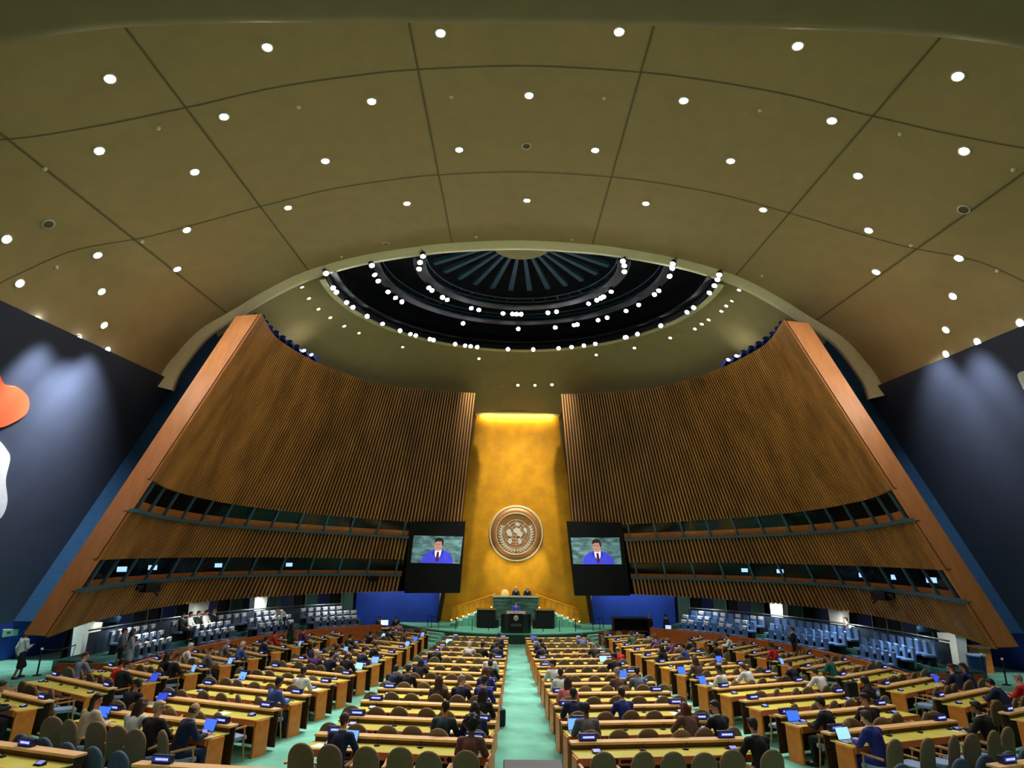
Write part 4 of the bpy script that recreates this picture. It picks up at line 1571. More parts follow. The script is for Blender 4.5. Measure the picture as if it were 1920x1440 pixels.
def pose(kind):
    """joint positions, person faces +y, floor at z = 0"""
    J = {}
    if kind.startswith('sit'):
        lean = {'sit': .10, 'sitlean': .24, 'sitback': -.06, 'sitleft': .10, 'sitright': .08, 'sitdown': .18}.get(kind, .1)
        J['pelvis'] = (0, -.04, .56)
        J['waist'] = (0, -.04 + lean*.4, .74)
        J['chest'] = (0, -.03 + lean*.9, .94)
        J['neck'] = (0, -.01 + lean*1.2, 1.09)
        J['head'] = (0, .03 + lean*1.35, 1.26 - max(0, lean - .12)*.5)
        J['sh'] = [(s*.175, -.02 + lean*1.05, 1.02) for s in (-1, 1)]
        if kind == 'sitback':
            J['el'] = [(s*.26, .02, .77) for s in (-1, 1)]
            J['wr'] = [(s*.10, .22, .68) for s in (-1, 1)]
        elif kind == 'sitlean':
            J['el'] = [(s*.27, .40, .80) for s in (-1, 1)]
            J['wr'] = [(s*.09, .55, .83) for s in (-1, 1)]
        else:
            J['el'] = [(s*.255, .16 + lean*.4, .80) for s in (-1, 1)]
            J['wr'] = [(s*.13, .42, .81) for s in (-1, 1)]
        J['hip'] = [(s*.095, .0, .54) for s in (-1, 1)]
        J['kn'] = [(s*.12, .40, .52) for s in (-1, 1)]
        J['an'] = [(s*.12, .38, .09) for s in (-1, 1)]
        J['toe'] = [(s*.135, .54, .045) for s in (-1, 1)]
        yaw = {'sitleft': 65, 'sitright': -65}.get(kind, 0)
        J['yaw'], J['nod'] = R(yaw), R(-14 if kind != 'sitdown' else -38)
    else:
        J['pelvis'] = (0, 0, .93)
        J['waist'] = (0, .0, 1.10)
        J['chest'] = (0, .0, 1.30)
        J['neck'] = (0, .0, 1.46)
        J['head'] = (0, .03, 1.62)
        J['sh'] = [(s*.18, .0, 1.39) for s in (-1, 1)]
        if kind == 'standhold':
            J['el'] = [(s*.24, .06, 1.12) for s in (-1, 1)]
            J['wr'] = [(s*.08, .28, 1.2) for s in (-1, 1)]
        elif kind == 'walk':
            J['el'] = [(-.25, -.08, 1.12), (.25, .04, 1.12)]
            J['wr'] = [(-.29, -.02, .88), (.12, .24, 1.18)]
        else:
            J['el'] = [(s*.24, -.02, 1.11) for s in (-1, 1)]
            J['wr'] = [(s*.25, .06, .86) for s in (-1, 1)]
        J['hip'] = [(s*.09, 0, .90) for s in (-1, 1)]
        sw = .16 if kind == 'walk' else 0
        J['kn'] = [(-.10, .02 + sw, .49), (.10, .02 - sw*.4, .49)]
        J['an'] = [(-.11, -.02 + sw, .09), (.11, -.02 - sw, .10)]
        J['toe'] = [(-.13, .14 + sw, .04), (.13, .14 - sw, .04)]
        J['yaw'], J['nod'] = 0, R(-8)
        if kind == 'standbend':
            J['chest'] = (0, .22, 1.22)
            J['neck'] = (0, .34, 1.33)
            J['head'] = (0, .44, 1.42)
            J['sh'] = [(s*.18, .28, 1.29) for s in (-1, 1)]
            J['el'] = [(s*.25, .36, 1.05) for s in (-1, 1)]
            J['wr'] = [(s*.14, .56, 1.0) for s in (-1, 1)]
    return J


def head_matrix(J):
    return Matrix.Rotation(J['yaw'], 3, 'Z') @ Matrix.Rotation(J['nod'], 3, 'X')


def body_mesh(kind):
    J = pose(kind)
    bm = bmesh.new()
    C = lambda a, b, r0, r1: capsule(bm, a, b, r0, r1)
    C(J['pelvis'], J['waist'], .135, .125)
    C(J['waist'], J['chest'], .125, .135)
    C(J['chest'], J['neck'], .12, .06)
    C(J['sh'][0], J['sh'][1], .068, .068)
    C(J['neck'], J['head'], .056, .055)
    for i in (0, 1):
        C(J['sh'][i], J['el'][i], .052, .043)
        C(J['el'][i], J['wr'][i], .042, .028)
        C(J['pelvis'], J['hip'][i], .11, .1)
        C(J['hip'][i], J['kn'][i], .09, .06)
        C(J['kn'][i], J['an'][i], .056, .04)
        C(J['an'][i], J['toe'][i], .045, .032)
        # hand: palm, four unequal bent fingers and a thumb from the side of the palm
        el, wr = Vector(J['el'][i]), Vector(J['wr'][i])
        d = (wr - el).normalized()
        if kind.startswith('sit') and kind != 'sitback':
            d = Vector((d.x*.4, 1, -.05)).normalized()
        s = -1 if i == 0 else 1
        side = d.cross(Vector((0, 0, 1)))
        if side.length < .2:
            side = Vector((0, 1, 0))
        side.normalize()
        up = side.cross(d)
        pc = wr + d*.05
        for q in (-.022, 0, .022):
            C(wr + side*q*.6, pc + d*.035 + side*q*1.25, .016, .014)
        for q, ln in ((-.033, .062), (-.011, .075), (.011, .08), (.033, .07)):
            b = pc + d*.04 + side*q
            k1 = b + d*ln*.5 - up*.006 + side*q*.15
            k2 = k1 + d*ln*.42 - up*.022
            C(b, k1, .0095, .009)
            C(k1, k2, .009, .0075)
        th0 = wr + d*.025 - side*s*-.0 + side*(-s)*.03
        th1 = th0 + d*.035 + side*(-s)*.026
        C(th0, th1, .012, .0105)
        C(th1, th1 + d*.028 + side*(-s)*.004 - up*.006, .0105, .008)
    H = head_matrix(J)
    hc = Vector(J['head'])
    ellipsoid(bm, hc + H @ Vector((0, -.008, .018)), .077, .096, .098, H)
    ellipsoid(bm, hc + H @ Vector((0, .022, -.052)), .056, .068, .062, H)
    C(hc + H @ Vector((0, .085, .012)), hc + H @ Vector((0, .112, -.028)), .010, .017)
    C(hc + H @ Vector((0, .078, -.088)), hc + H @ Vector((0, .07, -.095)), .02, .02)
    for s in (-1, 1):
        ellipsoid(bm, hc + H @ Vector((s*.078, -.012, -.012)), .012, .02, .032, H)
        C(hc + H @ Vector((s*.02, .088, .034)), hc + H @ Vector((s*.045, .076, .034)), .010, .009)
    me = fuse(bm, 'body_' + kind, .0115, .35)
    # eyes, brows and lips as material patches on the one skin
    Hi = H.inverted()
    for k in range(4):
        me.materials.append(None)
    for p in me.polygons:
        q = Hi @ (Vector(p.center) - hc)
        if q.y > .06:
            if abs(abs(q.x) - .031) < .014 and abs(q.z - .012) < .009:
                p.material_index = 1
            elif abs(abs(q.x) - .032) < .02 and abs(q.z - .036) < .007:
                p.material_index = 1
            elif abs(q.x) < .024 and abs(q.z + .058) < .009:
                p.material_index = 2
    return me


def top_mesh(kind):
    J = pose(kind)
    bm = bmesh.new()
    C = lambda a, b, r0, r1: capsule(bm, a, b, r0, r1)
    g = .014
    pv = Vector(J['pelvis'])
    C(pv + Vector((0, 0, -.02)), J['waist'], .14 + g, .13 + g)
    C(J['waist'], J['chest'], .13 + g, .14 + g)
    ch, nk = Vector(J['chest']), Vector(J['neck'])
    C(ch, ch.lerp(nk, .8), .12 + g, .068)
    C(J['sh'][0], J['sh'][1], .068 + g, .068 + g)
    for s in (0, 1):
        C(ch, J['sh'][s], .12, .075)
        C(J['sh'][s], J['el'][s], .056 + g, .05 + g)
        w = Vector(J['el'][s]).lerp(Vector(J['wr'][s]), .93)
        C(J['el'][s], w, .048 + g, .034 + g*.7)
    return fuse(bm, 'jacket_' + kind, .019, .45)


def leg_mesh(kind, skirt=False):
    J = pose(kind)
    bm = bmesh.new()
    C = lambda a, b, r0, r1: capsule(bm, a, b, r0, r1)
    g = .013
    for i in (0, 1):
        C(J['pelvis'], J['hip'][i], .12 + g, .11 + g)
        if skirt:
            k = Vector(J['hip'][i]).lerp(Vector(J['kn'][i]), 1.12)
            C(J['hip'][i], k, .115, .10)
            C(J['pelvis'], ((J['kn'][0][0] + J['kn'][1][0])/2, (J['kn'][0][1] + J['kn'][1][1])/2, J['kn'][0][2] + .02), .15, .12)
        else:
            C(J['hip'][i], J['kn'][i], .092 + g, .066 + g)
            C(J['kn'][i], Vector(J['kn'][i]).lerp(Vector(J['an'][i]), .92), .064 + g, .05 + g)
    return fuse(bm, ('skirt_' if skirt else 'trousers_') + kind, .02, .45)


def collar_mesh(kind):
    J = pose(kind)
    nk, hd, ch = Vector(J['neck']), Vector(J['head']), Vector(J['chest'])
    ax = (hd - nk).normalized()
    q = ax.to_track_quat('Z', 'Y').to_matrix()
    c0 = nk.lerp(hd, .12)
    bm = bmesh.new()
    for k in range(14):
        a0, a1 = 2*PI*k/14, 2*PI*(k + 1)/14
        capsule(bm, c0 + q @ Vector((.066*math.cos(a0), .066*math.sin(a0), 0)), c0 + q @ Vector((.066*math.cos(a1), .066*math.sin(a1), 0)), .016, .016, 8, 2)
    fw = Vector((0, .13, 0))
    capsule(bm, c0 + fw*.5 - ax*.02, nk.lerp(ch, .55) + fw, .035, .012, 8, 2)
    return fuse(bm, 'collar_' + kind, .012, .6)


def shoe_mesh(kind):
    J = pose(kind)
    bm = bmesh.new()
    for i in (0, 1):
        capsule(bm, J['an'][i], Vector(J['an'][i]) + Vector((0, -.02, -.04)), .052, .052)
        capsule(bm, Vector(J['an'][i]) + Vector((0, -.02, -.035)), J['toe'][i], .05, .043)
    return fuse(bm, 'shoes_' + kind, .018, .6)


def hair_mesh(kind, style):
    J = pose(kind)
    H = head_matrix(J)
    hc = Vector(J['head'])
    bm = bmesh.new()
    P = lambda x, y, z: hc + H @ Vector((x, y, z))
    if style == 'rim':
        for a in range(-100, 101, 25):
            x, y = .074*math.sin(R(a)), -.012 - .086*math.cos(R(a))
            capsule(bm, P(x, y, .02), P(x*.95, y, -.05), .018, .016)
    else:
        ellipsoid(bm, P(0, -.022, .034), .086, .098, .100, H)
        capsule(bm, P(0, -.075, .0), P(0, -.06, -.06), .055, .04)
        for s in (-1, 1):
            capsule(bm, P(s*.066, -.03, .02), P(s*.068, -.015, -.03), .024, .015)
        capsule(bm, P(-.04, .05, .09), P(.045, .045, .09), .03, .028)
    if style == 'long':
        for s in (-1, 0, 1):
            capsule(bm, P(s*.05, -.06, .0), Vector(J['neck']) + Vector((s*.075, -.10, -.16)), .055, .035)
            capsule(bm, P(s*.078, -.02, .0), P(s*.085, -.01, -.15), .03, .025)
    if style == 'bun':
        ellipsoid(bm, P(0, -.10, .075), .045, .045, .04, H)
    if style == 'afro':
        ellipsoid(bm, P(0, -.03, .045), .15, .15, .145, H)
        for k in range(18):
            a, b = k*2.399, math.acos(1 - 1.3*(k + .5)/18)
            ellipsoid(bm, P(.13*math.cos(a)*math.sin(b), -.03 + .13*math.sin(a)*math.sin(b), .045 + .13*math.cos(b)), .04, .04, .04, H, 10)
    if style == 'scarf':
        ellipsoid(bm, P(0, -.02, .02), .10, .115, .12, H)
        capsule(bm, P(0, -.04, -.05), Vector(J['neck']) + Vector((0, -.03, -.06)), .085, .12)
    return fuse(bm, 'hair_%s_%s' % (style, kind), .014, .5)


CACHE = {}


def cached(fn, *a):
    k = (fn.__name__,) + a
    if k not in CACHE:
        CACHE[k] = fn(*a)
    return CACHE[k]


CLOTH = {'navy suit': (26, 34, 72), 'dark suit': (26, 27, 34), 'black suit': (18, 18, 22), 'blue suit': (34, 46, 132), 'bright blue suit': (72, 78, 190), 'white shirt': (222, 224, 222), 'white blouse': (214, 222, 220),
         'beige jacket': (204, 190, 160), 'pink top': (226, 132, 128), 'red top': (196, 32, 40), 'blue shirt': (70, 92, 168), 'grey jacket': (104, 102, 108), 'brown jacket': (98, 74, 58), 'teal shirt': (34, 96, 92),
         'patterned top': (120, 74, 64), 'lilac puffy jacket': (104, 100, 150), 'black top': (20, 20, 22), 'grey-blue shirt': (110, 124, 150), 'purple top': (84, 50, 110), 'striped pink shirt': (208, 150, 148), 'dark teal top': (26, 60, 62), 'green top': (52, 96, 60), 'navy dress': (32, 36, 92), 'patterned dress': (150, 150, 160)}
HAIRC = {'short dark hair': ('short', (26, 20, 18)), 'short black hair': ('short', (12, 11, 12)), 'short brown hair': ('short', (62, 40, 26)), 'grey hair': ('short', (136, 132, 128)), 'white hair': ('short', (206, 202, 192)), 'a balding head': ('rim', (70, 52, 42)),
         'long dark hair': ('long', (24, 16, 14)), 'long brown hair': ('long', (64, 34, 22)), 'a dark bun': ('bun', (22, 16, 15)), 'blonde hair': ('short', (206, 176, 116)), 'a large afro': ('afro', (18, 14, 13)), 'long auburn hair': ('long', (92, 36, 24)), 'a dark headscarf': ('scarf', (26, 26, 40))}
SKINS = [(214, 158, 128), (192, 132, 98), (128, 84, 58), (92, 58, 42)]
M_eye = mat('eye_dark', (24, 18, 16), .3)
M_lip = mat('lip_red', (150, 76, 70), .5)
M_shoe = mat('shoe_black', (16, 15, 16), .4)
M_trou = {'dark': mat('trouser_dark', (24, 25, 32), .85), 'navy': mat('trouser_navy', (26, 32, 66), .85)}


def person(M, kind, cloth, hair, skin, label, group=None, lower=None):
    t = empty('person', M)
    b = link('body', cached(body_mesh, kind), t)
    sk = mat('skin_%d' % skin, SKINS[skin], .55, var=.05)
    for k, mt in enumerate((sk, M_eye, M_lip, sk)):
        b.material_slots[k].link = 'OBJECT'
        b.material_slots[k].material = mt
    cm = mat('cloth_' + cloth.replace(' ', '_'), CLOTH[cloth], .85, var=.35 if ('patterned' in cloth or 'striped' in cloth) else .1, scale=60 if ('patterned' in cloth or 'striped' in cloth) else 12)
    me = cached(top_mesh, kind)
    nm = 'jacket' if ('suit' in cloth or 'jacket' in cloth) else ('shirt' if 'shirt' in cloth else 'top')
    def put(nm, me, mt):
        if not me.materials:
            me.materials.append(None)
        o = link(nm, me, t)
        o.material_slots[0].link = 'OBJECT'
        o.material_slots[0].material = mt
        return o
    put(nm, me, cm)
    if lower == 'skirt' or 'dress' in cloth:
        put('skirt', cached(leg_mesh, kind, True), M_trou['dark'] if 'dress' not in cloth else cm)
    else:
        put('trousers', cached(leg_mesh, kind, False), cm if 'suit' in cloth else M_trou['dark'])
    if 'suit' in cloth:
        put('shirt_collar', cached(collar_mesh, kind), M_white)
    st, hc = HAIRC[hair]
    put('headscarf' if st == 'scarf' else 'hair', cached(hair_mesh, kind, st), mat('hair_%d_%d_%d' % hc, hc, .6, var=.2, scale=40))
    put('shoes', cached(shoe_mesh, kind), M_shoe)
    tag(t, label, 'person', group)
    return t


# seated delegates: photo position of the head, pose, clothing, hair, skin
SEATED = [
    (632, 1379, 'sit', 'navy suit', 'short brown hair', 0), (860, 1386, 'sit', 'patterned top', 'a large afro', 2), (877, 1357, 'sit', 'navy dress', 'long dark hair', 1), (860, 1324, 'sit', 'dark teal top', 'a dark bun', 1),
    (894, 1329, 'sit', 'black top', 'long dark hair', 1), (909, 1294, 'sit', 'blue suit', 'short dark hair', 1), (876, 1276, 'sitright', 'navy suit', 'grey hair', 0), (905, 1277, 'sit', 'blue suit', 'long auburn hair', 0),
    (924, 1255, 'sitlean', 'black suit', 'short black hair', 1), (924, 1245, 'sit', 'white shirt', 'short black hair', 2), (832, 1285, 'sitback', 'brown jacket', 'long brown hair', 0), (744, 1254, 'sitlean', 'navy suit', 'short black hair', 1),
    (766, 1251, 'sit', 'black suit', 'short dark hair', 1), (781, 1238, 'sitlean', 'black top', 'long dark hair', 1), (806, 1216, 'sit', 'dark suit', 'short brown hair', 0), (889, 1211, 'sit', 'white blouse', 'white hair', 0),
    (910, 1212, 'sit', 'black suit', 'short black hair', 2), (936, 1215, 'sit', 'navy suit', 'short dark hair', 1), (941, 1207, 'sitlean', 'dark suit', 'short brown hair', 0), (940, 1195, 'sit', 'navy suit', 'short black hair', 1),
    (1046, 1324, 'sit', 'navy suit', 'short black hair', 2), (1065, 1356, 'sit', 'grey jacket', 'short black hair', 2), (1325, 1345, 'sitleft', 'dark suit', 'short brown hair', 0), (1385, 1374, 'sit', 'black suit', 'short black hair', 1),
    (1275, 1320, 'sitlean', 'brown jacket', 'long auburn hair', 0), (1149, 1297, 'sit', 'blue suit', 'short dark hair', 1), (1070, 1276, 'sit', 'pink top', 'long brown hair', 0), (1020, 1277, 'sit', 'white shirt', 'short black hair', 2), (1033, 1277, 'sitleft', 'white shirt', 'a dark bun', 1),
    (1144, 1260, 'sit', 'brown jacket', 'grey hair', 0), (1180, 1256, 'sit', 'grey-blue shirt', 'short black hair', 1), (1110, 1214, 'sitlean', 'dark suit', 'grey hair', 0), (1095, 1194, 'sit', 'lilac puffy jacket', 'short dark hair', 1), (1145, 1236, 'sitleft', 'black suit', 'short black hair', 2),
    (997, 1212, 'sit', 'black suit', 'short dark hair', 1), (995, 1202, 'sit', 'navy suit', 'short black hair', 1),
    (157, 1322, 'sitright', 'beige jacket', 'long dark hair', 1), (262, 1347, 'sit', 'white blouse', 'long brown hair', 0), (295, 1355, 'sitright', 'black top', 'blonde hair', 0), (337, 1352, 'sit', 'navy suit', 'a balding head', 0),
    (261, 1302, 'sitleft', 'black top', 'short dark hair', 1), (247, 1262, 'sitright', 'black suit', 'short black hair', 1), (150, 1236, 'sitright', 'grey-blue shirt', 'short brown hair', 0), (344, 1241, 'sitright', 'black suit', 'short brown hair', 1),
    (310, 1240, 'sit', 'black top', 'long dark hair', 1), (258, 1243, 'sit', 'red top', 'short dark hair', 1), (352, 1230, 'sit', 'white shirt', 'white hair', 0), (405, 1232, 'sitright', 'grey jacket', 'short brown hair', 0),
    (427, 1200, 'sit', 'grey jacket', 'grey hair', 0), (450, 1201, 'sit', 'blue shirt', 'white hair', 0), (5, 1300, 'sit', 'black suit', 'short dark hair', 1),
    (535, 1274, 'sit', 'blue shirt', 'short black hair', 2), (566, 1277, 'sit', 'white shirt', 'short black hair', 2), (650, 1251, 'sit', 'black suit', 'a balding head', 1), (685, 1230, 'sit', 'navy suit', 'short black hair', 1), (715, 1222, 'sit', 'black suit', 'short dark hair', 1),
    (652, 1232, 'sit', 'dark suit', 'short black hair', 2), (624, 1212, 'sit', 'grey-blue shirt', 'short black hair', 2), (580, 1215, 'sit', 'navy suit', 'short black hair', 1), (592, 1217, 'sitleft', 'purple top', 'white hair', 0), (610, 1222, 'sit', 'navy suit', 'short dark hair', 1),
    (502, 1210, 'sit', 'navy suit', 'short dark hair', 1), (1174, 1200, 'sit', 'green top', 'short dark hair', 1), (1185, 1212, 'sit', 'red top', 'a balding head', 0), (1235, 1191, 'sit', 'purple top', 'short brown hair', 0), (1226, 1230, 'sit', 'black top', 'long dark hair', 1),
    (1295, 1255, 'sit', 'brown jacket', 'long brown hair', 0), (1320, 1265, 'sit', 'white shirt', 'short black hair', 2), (1408, 1247, 'sitlean', 'white shirt', 'short brown hair', 0), (1285, 1212, 'sit', 'blue shirt', 'short black hair', 1),
    (1506, 1335, 'sit', 'black suit', 'short black hair', 1), (1610, 1360, 'sit', 'blue suit', 'short brown hair', 0), (1839, 1352, 'sit', 'black suit', 'short black hair', 2), (1600, 1302, 'sitleft', 'black top', 'short dark hair', 1),
    (1625, 1270, 'sitleft', 'black suit', 'a dark headscarf', 1), (1540, 1252, 'sitlean', 'white shirt', 'short dark hair', 1), (1491, 1237, 'sit', 'dark suit', 'short brown hair', 0), (1561, 1225, 'sitleft', 'teal shirt', 'short black hair', 1),
    (1785, 1257, 'sitleft', 'navy suit', 'long brown hair', 0), (1805, 1262, 'sitleft', 'navy dress', 'long dark hair', 1), (1880, 1285, 'sitlean', 'navy suit', 'short black hair', 1), (1918, 1272, 'sit', 'red top', 'grey hair', 0),
    (1300, 1198, 'sitlean', 'dark suit', 'short dark hair', 1), (1250, 1205, 'sit', 'purple top', 'short brown hair', 0), (1345, 1200, 'sit', 'black top', 'short black hair', 2), (1365, 1192, 'sit', 'white shirt', 'short dark hair', 1), (1440, 1210, 'sit', 'red top', 'short black hair', 2),
    (560, 1188, 'sit', 'purple top', 'short brown hair', 0), (515, 1190, 'sit', 'red top', 'short black hair', 1), (660, 1195, 'sit', 'black suit', 'short black hair', 1), (700, 1188, 'sit', 'black suit', 'short dark hair', 1), (735, 1185, 'sit', 'dark suit', 'short brown hair', 0), (770, 1196, 'sit', 'brown jacket', 'short dark hair', 1),
]
for x, y, kind, cloth, hair, skin in SEATED:
    best = None
    for sl in SLOTS:
        if sl['used']:
            continue
        e = math.hypot(sl['px'][0] - x, (sl['px'][1] - y)*1.6)
        if best is None or e < best[0]:
            best = (e, sl)
    e, sl = best
    sl['used'] = True
    lab = 'person in %s with %s, %s desk row, %s block, %s seat' % (cloth, hair, near_word(sl['row']), sl['block'], ordw(sl['seat'] + 1))
    # turn towards the desk rather than with the chair's own swivel
    rot = sl['M'].to_3x3()
    person(sl['M'] @ Matrix.Translation((0, .02, 0)), kind, cloth, hair, skin, lab, 'seated delegates')

# standing and other people: pixel of the feet, floor height, heading, pose
def stand(x, y, z, rz, kind, cloth, hair, skin, label, lower=None, sc=1.0):
    p = on_floor(x, y) if z is None else at_z(x, y, z)
    person(Matrix.Translation((p.x, p.y, floor_z(p.y) if z is None else z)) @ Matrix.Rotation(R(rz), 4, 'Z') @ Matrix.Scale(sc, 4), kind, cloth, hair, skin, label, None, lower)


stand(31, 1273, None, -25, 'walk', 'white blouse', 'a dark bun', 2, 'woman in white blouse and dark skirt walking along the far left wall', 'skirt')
stand(219, 1262, None, -60, 'standhold', 'grey jacket', 'short dark hair', 1, 'person in grey top standing beside the left gallery, back to us')
stand(235, 1266, None, -50, 'standhold', 'patterned dress', 'long dark hair', 1, 'person in patterned dress standing at the left gallery rail')
stand(528, 1190, gz(34) + .2, 150, 'standbend', 'white blouse', 'short brown hair', 0, 'person in white bending over behind the left gallery seats')
stand(541, 1238, None, -40, 'stand', 'dark teal top', 'long dark hair', 1, 'woman with long dark hair standing among the left outer desks')
stand(1462, 1226, None, 60, 'standhold', 'purple top', 'short black hair', 1, 'person in purple standing before the right gallery, head bent')
stand(1493, 1243, None, 60, 'standhold', 'black suit', 'short brown hair', 1, 'person in dark clothes standing at the right outer desks')
stand(1594, 1222, gz(15), 70, 'stand', 'brown jacket', 'short dark hair', 1, 'person in brown standing in the gap of the right gallery')
stand(1611, 1224, gz(14), 70, 'standbend', 'white shirt', 'grey hair', 0, 'person in white bending beside the right gallery steps')
stand(1219, 1203, 0.0, 30, 'stand', 'dark suit', 'grey hair', 0, 'dark-suited person standing before the right blue panel, nearer the stage')
stand(1251, 1204, 0.0, 40, 'stand', 'black suit', 'short dark hair', 1, 'dark-suited person standing before the right blue panel, farther from the stage')
# the five in the left gallery
for k, (a, cl, hr) in enumerate(((17.0, 'dark suit', 'short dark hair'), (18.6, 'white shirt', 'short black hair'), (20.2, 'black suit', 'short brown hair'), (21.8, 'white shirt', 'short dark hair'), (23.4, 'black suit', 'grey hair'))):
    x, y = -18.4*math.cos(R(a)), 27 + 18.4*math.sin(R(a))
    look = Vector((0, 34)) - Vector((x, y))
    person(Matrix.Translation((x, y, gz(a) + .4 - .04)) @ Matrix.Rotation(math.atan2(look.y, look.x) - PI/2, 4, 'Z') @ Matrix.Translation((0, .22, 0)), 'sitback', cl, hr, k % 2, 'person in %s with %s seated in the back row, left gallery' % (cl, hr), 'people seated in the left gallery')

# the speaker and the dais officers
person(Matrix.Translation((0, 41.62, SZ)) @ Matrix.Rotation(PI, 4, 'Z') @ Matrix.Scale(1.06, 4), 'standhold', 'bright blue suit', 'short dark hair', 0, 'speaker in bright blue suit standing behind the black lectern')
M_dchair = mat('dais_chair_leather', (214, 190, 120), .5)
for k, (x, occ) in enumerate(((-.78, None), (.02, ('dark suit', 'white hair')), (.86, ('black suit', 'grey hair')))):
    t = empty('dais_chair', Matrix.Translation((x, 44.95, SZ + 1.15)) @ Matrix.Rotation(PI, 4, 'Z'))
    b = back_shell(.29, .40, 1.16)
    b.build('backrest', M_dchair if occ is None else mat('dais_chair_dark', (60, 52, 36), .6), t, True)
    MB().bbox(-.26, .26, -.22, .24, .40, .5, .03).build('seat', M_dchair, t)
    MB().bbox(-.05, .05, -.05, .05, -.2, .42, .01).build('pedestal', M_dark, t)
    tag(t, ['empty pale high-backed chair behind the marble dais', 'high-backed chair in the middle behind the marble dais', 'high-backed chair on the right behind the marble dais'][k], 'chair', 'dais chairs')
    if occ:
        person(Matrix.Translation((x, 44.95, SZ + 1.15)) @ Matrix.Rotation(PI, 4, 'Z'), 'sit', occ[0], occ[1], 0, 'dais officer in %s with %s behind the marble desk' % occ)
m = MB()
m.box(-1.5, 1.5, 44.3, 45.4, SZ, SZ + 1.15)
structure(m.build('floor_dais', M_stagecarpet), 'raised floor behind the marble dais desk', 'stage')
# ------------------------------------------------------------------ smaller furniture at the edges
def desk_box(name, label, cat, p, w, d, h, rz, mt, mt2, extra=None):
    t = empty(name, Matrix.Translation(p) @ Matrix.Rotation(rz, 4, 'Z'))
    m = MB(); m.bbox(-w/2, w/2, -d/2, d/2, h - .05, h, .01); m.build('top', mt2, t)
    m = MB(); m.box(-w/2 + .04, w/2 - .04, -d/2 + .03, -d/2 + .07, .05, h - .05); m.build('front_panel', mt, t)
    for s in (-1, 1):
        m = MB(); m.box(s*(w/2 - .03) - .03, s*(w/2 - .03) + .03, -d/2 + .02, d/2 - .02, 0, h - .05); m.build('side_panel', mt, t)
    tag(t, label, cat)
    return t


# left staff desk with a monitor, in front of the blue panel
p = Vector((-8.6, 41.2, 0))
t = desk_box('staff_desk', 'dark staff desk with a monitor in front of the left blue panel', 'desk', p, 2.1, .8, .78, 0, M_black, M_shelf)
def monitor(p, rz, lb, rgb=(210, 222, 235), w=.26, st=1.2):
    t = empty('computer_monitor', Matrix.Translation(p) @ Matrix.Rotation(rz, 4, 'Z'))
    MB().bbox(-w, w, -.02, .03, .12, .12 + w*1.35, .01).build('housing', M_black, t)
    m = MB(); m.quad((-w + .02, -.024, .14), (w - .02, -.024, .14), (w - .02, -.024, .1 + w*1.35), (-w + .02, -.024, .1 + w*1.35)); m.build('screen', emissive('monitor_white_%d' % rgb[0], rgb, st), t)
    MB().box(-.03, .03, -.01, .02, .01, .14).build('neck', M_black, t)
    MB().bbox(-.12, .12, -.09, .09, 0, .015, .004).build('foot', M_black, t)
    tag(t, lb, 'monitor')
monitor(p + Vector((-.1, .1, .781)), .1, 'white lit monitor on the left staff desk before the blue panel')
for dx, cl, hr in ((-.55, 'black suit', 'short black hair'), (.55, 'dark suit', 'short brown hair')):
    person(Matrix.Translation((p.x + dx, p.y + .75, 0)) @ Matrix.Rotation(PI, 4, 'Z'), 'sit', cl, hr, 1, 'person in %s with %s behind the left staff desk' % (cl, hr))
    tag(copy_tree(CHAIR0 := [s_['chair'] for s_ in SLOTS if s_.get('chair') and len(s_['chair'].children)][0]), 'tan-backed armchair behind the left staff desk, %s' % ('outer one' if dx < 0 else 'nearer the stage'), 'chair', 'tan staff armchairs')
    c = list(LABELS.values())[-1][-1]
    c.matrix_world = Matrix.Translation((p.x + dx, p.y + .72, 0)) @ Matrix.Rotation(PI, 4, 'Z')
# left stage-side table with chairs
t = desk_box('staff_table', 'brown wooden table with chairs at the left end of the stage', 'table', Vector((-6.6, 40.6, 0)), 1.6, .7, .8, .1, M_darkwood, M_darkwood)
for k, x in enumerate((-7.5, -6.7, -5.9)):
    c = copy_tree(CHAIR0)
    c.matrix_world = Matrix.Translation((x, 39.7, .02)) @ Matrix.Rotation(.1*k, 4, 'Z')
    tag(c, 'tan-backed armchair at the table left of the stage, %s from left' % ordw(k + 1), 'chair', 'tan armchairs by the stage tables')
person(Matrix.Translation((-7.5, 39.7, .02)), 'sit', 'striped pink shirt', 'short dark hair', 0, 'person in striped pink shirt at the table left of the stage')
# right: dark control booth, table and staff desk
t = empty('control_booth', Matrix.Translation((7.6, 41.4, 0)))
tag(t, 'open-fronted black control booth in front of the right blue panel', 'booth')
MB().box(-1.15, 1.15, .5, .56, 0, 1.5).build('back_panel', M_black, t)
for s in (-1, 1):
    MB().box(s*1.12 - .04, s*1.12 + .04, -.4, .5, 0, 1.5).build('side_panel', M_black, t)
MB().box(-1.2, 1.2, -.4, .56, 1.5, 1.56).build('roof_panel', M_dark, t)
MB().bbox(-1.08, 1.08, -.35, .1, .72, .77, .01).build('counter', M_darkwood, t)
t = desk_box('staff_table', 'brown wooden table with chairs at the right end of the stage', 'table', Vector((6.3, 40.4, 0)), 1.9, .7, .8, -.1, M_darkwood, M_darkwood)
for k, x in enumerate((5.7, 6.5, 7.3)):
    c = copy_tree(CHAIR0)
    c.matrix_world = Matrix.Translation((x, 39.6, .02)) @ Matrix.Rotation(-.1*k, 4, 'Z')
    tag(c, 'tan-backed armchair at the table right of the stage, %s from left' % ordw(k + 1), 'chair', 'tan armchairs by the stage tables')
t = desk_box('staff_desk', 'black staff desk with papers in front of the right blue panel', 'desk', Vector((10.0, 40.8, 0)), 1.7, .8, .8, 0, M_black, M_darkwood)
